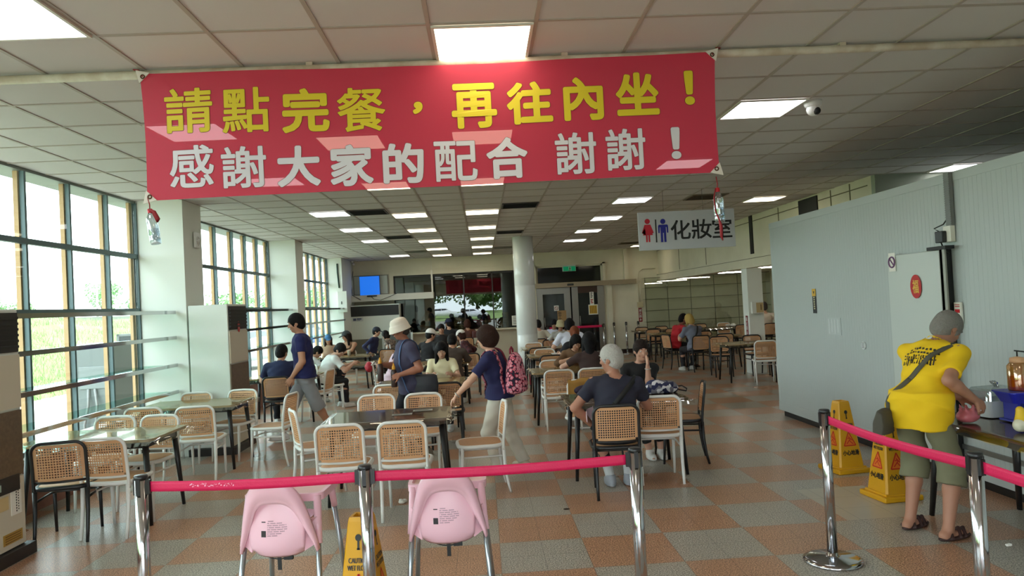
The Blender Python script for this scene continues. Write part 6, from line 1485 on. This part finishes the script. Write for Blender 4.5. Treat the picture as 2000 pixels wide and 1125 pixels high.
def loft(mb, levels, out, cap=True):
    k = len(out); base = mb.n
    mb.add([(p_[0]*s_, p_[1]*s_, z) for s_, z in levels for p_ in out], [(a*k+i, a*k+(i+1) % k, (a+1)*k+(i+1) % k, (a+1)*k+i) for a in range(len(levels)-1) for i in range(k)]+([tuple(range(k))[::-1], tuple(range((len(levels)-1)*k, len(levels)*k))] if cap else []))
    return mb
loft(q, ((.88, 0), (1, .11), (1.05, .11), (1.05, .118)), o).build('tub', mat('tub_white', (206, 210, 210), .4), t)
loft(MB(), ((1.04, .119), (.98, .19), (.9, .205)), o).build('lid', clear('lid_clear', (255, 255, 255), .22, .05, (226, 230, 230)), t)
q = MB()
for a in (-.3, .1, .5): q.tube([(.03*math.cos(a), .03*math.sin(a), .205), (.05*math.cos(a+1), .03, .24), (.0, -.03, .235)], .008, 6)
q.build('tied_handle', clear('film_clear', (255, 255, 255), .35, .1, (220, 224, 224)), t)
t = empty('blue_basket', (3.68, 4.87, ZT), 0, 'blue plastic basin on a stand on the condiment table', 'basin'); bl = mat('basin_blue', (40, 44, 170), .4)
loft(MB(), ((.72, .13), (1, .20), (1.06, .20), (1.06, .208)), rrect(.26, .22, .04, 4)).build('basin', bl, t)
q = MB().box(-.07, -.05, -.07, .07, 0, .13).box(.05, .07, -.07, .07, 0, .13).box(-.09, .09, -.09, .09, 0, .012); q.build('stand', bl, t)
t = empty('sauce_jug', (3.68, 4.87, ZT+.21), 0, 'clear jug half filled with orange sauce in the blue basin', 'jug')
MB().lathe([(.0, 0), (.062, 0), (.066, .01), (.066, .17), (.05, .19), (.03, .20)], (0, 0, 0), 22, False).build('jug_body', clear('jug_plastic', (255, 230, 200), .3, .1, (244, 206, 160)), t)
MB().lathe([(.0, .003), (.058, .003), (.060, .10), (.0, .10)], (0, 0, 0), 18, False).build('orange_sauce', mat('orange_sauce', (206, 104, 50), .4), t)
MB().lathe([(.045, .192), (.05, .2), (.045, .225), (.0, .235)], (0, 0, 0), 18).build('lid', mat('jug_lid', (222, 170, 126), .4), t)
MB().tube([(0, 0, .23), (0, 0, .27), (-.02, .0, .275), (.05, -.05, .262)], .005, 6).build('pump_spout', blk, t)
t = empty('seasoning_pack', (3.42, 4.53, ZT), .5, 'yellow and white seasoning bag at the condiment table edge', 'packet')
F = Field((-.08, -.06, -.02), (.1, .08, .17), .006); F.add(P_ell((0, 0, .04), (.06, .045, .045)), .01); F.keep(lambda X, Y, Z: -Z+0*X+0*Y); me = F.mesh('bag_base'); me.materials.append(mat('pack_white', (220, 214, 190), .5)); link('bag_base', me, t)
F = Field((-.08, -.06, -.0), (.1, .08, .17), .006); F.add(P_cone((.01, 0, .06), (.02, .01, .13), .045, .025), .01); F.folds(.003, 1); me = F.mesh('yellow_top'); me.materials.append(mat('pack_yellow', (226, 186, 40), .5)); link('yellow_top', me, t)
# tote, jacket and phones at the couple's table
t = empty('tote_bag', (1.80, 7.40, .748), .1, 'navy and white patchwork bag lying on the couple\'s table', 'bag')
def patch_mat():
    mt = bpy.data.materials.new('patchwork_print'); mt.use_nodes = True; nt = mt.node_tree; b = nt.nodes['Principled BSDF']; b.inputs['Roughness'].default_value = .8
    tc = nt.nodes.new('ShaderNodeTexCoord'); v = nt.nodes.new('ShaderNodeTexVoronoi'); v.inputs['Scale'].default_value = 24; nt.links.new(tc.outputs['Object'], v.inputs['Vector'])
    sp = nt.nodes.new('ShaderNodeSeparateColor'); nt.links.new(v.outputs[1], sp.inputs[0]); r = nt.nodes.new('ShaderNodeValToRGB'); r.color_ramp.interpolation = 'CONSTANT'; e = r.color_ramp.elements
    e[0].color = (*lin((38, 42, 78)), 1); e[1].position = .5; e[1].color = (*lin((224, 222, 226)), 1); x = e.new(.85); x.color = (*lin((120, 116, 126)), 1)
    nt.links.new(sp.outputs[0], r.inputs[0]); nt.links.new(r.outputs[0], b.inputs['Base Color']); return mt
F = Field((-.24, -.14, -.02), (.24, .14, .18), .008); F.add(P_ell((0, 0, .05), (.18, .095, .075)), .02); F.add(P_ell((-.08, 0, .08), (.09, .07, .06)), .03); F.folds(.006, 2); F.keep(lambda X, Y, Z: -Z+0*X+0*Y); me = F.mesh('bag_cloth'); me.materials.append(patch_mat()); link('bag_cloth', me, t)
MB().tube([(.14, .02, .05), (.22, .0, .06), (.26, -.03, .03), (.24, -.06, .01), (.16, -.05, .03)], .007, 6).build('strap', mat('black_strap', (22, 22, 24), .6), t)
t = empty('draped_jacket', (1.16, 8.36, .0), D(170), 'mustard brown jacket draped over a white chair back', 'jacket')
def jk(u, v):
    x = -.215+.43*u; a = v*2-1; z = .835-.20*abs(a)-.012*math.sin(9*u+3*a); return (x, -.02+.042*math.tanh(a*9)+.012*math.sin(17*u+2*a)*abs(a)+.0, z+.02*math.sin(5*u)*abs(a))
o = MB().grid(jk, 30, 28).build('jacket_cloth', mat('mustard_cloth', (160, 118, 52), .85), t); md = o.modifiers.new('th', 'SOLIDIFY'); md.thickness = .008
t = empty('dark_bag', (1.02, 7.62, .748), .3, 'small dark purple bag lying before the mustard jacket', 'bag')
F = Field((-.14, -.1, -.02), (.14, .1, .14), .007); F.add(P_ell((0, 0, .045), (.10, .06, .055)), .02); F.folds(.005, 8); F.keep(lambda X, Y, Z: -Z+0*X+0*Y); me = F.mesh('bag_cloth'); me.materials.append(mat('purple_dark', (48, 38, 62), .7)); link('bag_cloth', me, t)
# bowls, cups, tissues
def bowl(x, y, z, label, c=(232, 232, 230)):
    t = empty('food_bowl', (x, y, z), 0, label, 'bowl', 'food bowls'); MB().lathe([(.04, 0), (.045, .01), (.09, .05), (.092, .052), (.086, .05), (.04, .015), (.0, .013)], (0, 0, 0), 22).build('bowl', mat('bowl_%d' % c[0], c, .4), t)
    MB().lathe([(.0, .034), (.06, .034)], (0, 0, 0), 16, False).build('food', mat('noodle_food', (200, 160, 90), .6), t)
TZ = .751
bowl(4.93, 16.9, TZ, 'white bowl with tissue between the far couple', (240, 240, 240)); bowl(-.76, 10.30, TZ, 'white bowl before the long-haired woman in cream'); bowl(-1.0, 13.35, TZ, 'white bowl before the broad-backed person'); bowl(1.3, 13.2, TZ, 'white bowl before the red-haired woman'); bowl(-2.6, 14.1, TZ, 'white bowl by the slumped person in white')
def cup(x, y, z, label, r=.036, h_=.11):
    t = empty('paper_cup', (x, y, z), 0, label, 'cup', 'paper cups'); MB().lathe([(.0, 0), (r*.78, 0), (r, h_)], (0, 0, 0), 18, False).build('cup_wall', mat('cup_white', (226, 216, 200), .5), t); MB().lathe([(r*1.06, h_), (r*1.06, h_+.006), (r*.9, h_+.012), (.0, h_+.012)], (0, 0, 0), 18).build('lid', pap, t)
cup(-3.42, 17.1, TZ, 'tall paper cup before the woman in the tank top', .05, .17); cup(-3.08, 16.62, TZ, 'small white cup at the corner of the tank-top woman\'s table'); cup(-3.45, 12.0, TZ, 'white cup before the seated man in navy'); cup(-1.1, 10.05, TZ, 'tall cup beside the black shoulder bag', .04, .15)
t = empty('white_bottle', (-.50, 17.75, TZ), 0, 'tall white bottle standing in the crowd before the serving window', 'bottle')
MB().lathe([(.0, 0), (.045, 0), (.048, .01), (.048, .19), (.03, .22)], (0, 0, 0), 20, False).build('bottle_body', mat('bottle_white', (232, 232, 226), .35), t); MB().lathe([(.034, .215), (.036, .22), (.034, .26), (.0, .262)], (0, 0, 0), 16).build('cap', pap, t); MB().tube([(-.048, 0, .06), (-.085, 0, .08), (-.085, 0, .15), (-.048, 0, .17)], .008, 6).build('handle', MATS['bottle_white'], t)
def crumple(name, loc, sc, m_, label, cat, seed):
    t = empty(name, loc, seed, label, cat); F = Field((-.1, -.08, -.02), (.1, .08, .1), .006); r = random.Random(seed)
    for i in range(6): F.add(P_ell((r.uniform(-.05, .05), r.uniform(-.03, .03), .02), (r.uniform(.02, .045), r.uniform(.02, .035), r.uniform(.012, .03))), .012)
    F.folds(.005, seed); F.keep(lambda X, Y, Z: -Z+0*X+0*Y); me = F.mesh('crumpled_sheet'); me.materials.append(m_); link('crumpled_sheet', me, t); t.scale = (sc,)*3
crumple('tissue', (7.3, 21.1, TZ), 1.6, pap, 'crumpled white tissue on the dark long table by the shelving', 'tissue', 3); crumple('tissue', (4.93, 16.9, TZ+.035), 1.4, pap, 'crumpled tissue heaped on the far couple\'s bowl', 'tissue', 4)
crumple('litter', (-.80, 6.62, .0), .75, pap, 'torn white scrap on the floor behind the right-turned high chair'.replace('right-turned ', 'middle '), 'litter', 5); crumple('litter', (-3.0, 8.63, 0), .3, pap, 'tiny white scrap on the floor by the second window table', 'litter', 6); crumple('litter', (3.34, 4.62, 0), .35, pap, 'tiny white scrap on the floor beside the sandals', 'litter', 9)
bn = mat('brown_spot', (60, 44, 34), .9); t = empty('floor_stain', (.62, 6.08, 0), 0, 'dark spot on a grey floor tile before the grey-haired man', 'stain'); MB().lathe([(.0, .001), (.028, .001)], (0, 0, 0), 12, False).build('spot', bn, t)
# red bag on the profile chair and a white bag hanging
t = empty('red_bag', (-2.0, 12.95, .455), .2, 'red bag slung on the profile chair in the crowd', 'bag')
F = Field((-.2, -.16, .1), (.2, .2, .42), .01); F.add(P_ell((-.06, .02, .30), (.07, .13, .10)), .02); F.folds(.006, 4); me = F.mesh('bag_cloth'); me.materials.append(mat('bag_red', (176, 34, 52), .6)); link('bag_cloth', me, t); MB().tube([(-.02, -.08, .33), (.03, -.09, .40), (.06, -.05, .36), (.02, .02, .33)], .012, 6).build('white_strap', pap, t)
t = empty('shopping_bag', (-2.30, 17.55, .458), .2, 'white plastic shopping bag hanging beside the patterned shirt', 'bag')
F = Field((-.2, -.12, -.02), (.2, .12, .5), .01); F.add(P_loft((0, 0, .0), np.eye(3), np.array([0, .05, .25, .32]), np.array([.10, .15, .12, .06]), np.array([.05, .08, .06, .03])), .01)
for e in (-1, 1): F.add(P_cone((e*.05, 0, .30), (e*.025, 0, .46), .025, .012), .02)
F.folds(.006, 12); me = F.mesh('bag_film'); me.materials.append(mat('white_film', (216, 214, 214), .4)); link('bag_film', me, t)
t = empty('maroon_bag', (-.18, 21.35, .80), .1, 'maroon handbag on a chair by the serving window counter', 'bag')
MB().box(-.16, .16, -.07, .07, 0, .20, .03).build('bag_body', mat('maroon_leather', (84, 40, 40), .5), t); MB().tube([(-.07, 0, .2), (-.06, 0, .27), (.06, 0, .27), (.07, 0, .2)], .008, 6).build('handle', mat('maroon_leather2', (70, 32, 32), .5), t)
t = empty('black_backpack', (8.42, 20.1, .62), .1, 'black backpack beside the person in the white sweater', 'backpack')
F = Field((-.25, -.2, -.05), (.25, .2, .5), .012); F.add(P_ell((0, 0, .18), (.17, .12, .22)), .02); F.add(P_ell((.02, -.09, .10), (.12, .07, .11)), .03); me = F.mesh('bag_body'); me.materials.append(mat('backpack_black', (26, 26, 28), .6)); link('bag_body', me, t); MB().tube([(-.04, 0, .39), (-.03, 0, .45), (.03, 0, .45), (.04, 0, .39)], .01, 6).build('handle', MATS['backpack_black'], t)
# boxes behind the serving glass
def carton(x, y, z, wd, dp, ht, label, rz=0):
    t = empty('carton', (x, y, z), rz, label, 'carton', 'cartons behind the serving window'); MB().box(-wd/2, wd/2, -dp/2, dp/2, 0, ht, .004).build('box', card, t); MB().box(-.03, .03, -dp/2-.003, -dp/2, 0, ht).build('tape', mat('box_tape', (196, 164, 116), .4), t)
    q = MB()
    for i in range(3): q.box(-wd*.38, wd*.38, -dp/2-.005, -dp/2-.003, ht*(.25+.2*i), ht*(.33+.2*i))
    q.build('print', mat('box_print', (110, 82, 52), .7), t)
q = MB().box(-2.7, 1.0, 22.92, 23.5, .92, .98); struct('trim_9', q, mat('counter_steel', (120, 118, 112), .3, .6))
carton(.58, 23.16, .98, .46, .36, .26, 'brown carton at the bottom of the stack behind the serving window'); carton(.58, 23.16, 1.245, .46, .36, .24, 'brown carton on top of the stack behind the serving window'); carton(.10, 23.2, .98, .40, .34, .28, 'single brown carton beside the carton stack')
carton(-.75, 23.2, .98, .34, .3, .40, 'small square carton in the middle of the serving window')
t = empty('paper_sack', (-1.75, 23.2, .98), 0, 'bulky brown paper sack with white label behind the serving glass', 'sack')
F = Field((-.3, -.2, -.02), (.3, .2, .75), .016); F.add(P_loft((0, 0, 0), np.eye(3), np.array([0, .05, .3, .5, .6, .68]), np.array([.22, .26, .25, .16, .08, .07]), np.array([.14, .16, .15, .1, .06, .05])), .01); F.folds(.008, 3); me = F.mesh('sack_paper'); me.materials.append(card); link('sack_paper', me, t); MB().box(-.08, .08, -.185, -.165, .2, .36).build('label_patch', pap, t)
paper('wall_notice', 'white sheet stuck beside the round column at the serving counter', 'notice', 1.04, 22.49, 1.22, .28, .30, pap, (('print', mat('slip_ink', (92, 88, 80), .6), lambda q: [q.box(-.1, .1, -.006, -.004, -.1+i*.05, -.085+i*.05) for i in range(5)]),))
# blue stool top at the lower edge
t = empty('plastic_stool', (.21, 3.36, 0), 0, 'bright blue round plastic stool whose top just shows at the lower edge', 'stool'); bs = mat('stool_blue', (70, 170, 214), .4)
MB().lathe([(.0, .44), (.085, .44), (.10, .432), (.105, .41), (.10, .40)], (0, 0, 0), 28, False).build('seat', bs, t)
for a in range(4): MB().tube([(.085*math.cos(a*PI/2+.5), .085*math.sin(a*PI/2+.5), .41), (.13*math.cos(a*PI/2+.5), .13*math.sin(a*PI/2+.5), 0)], [.02, .016], 8).build('leg', bs, t)
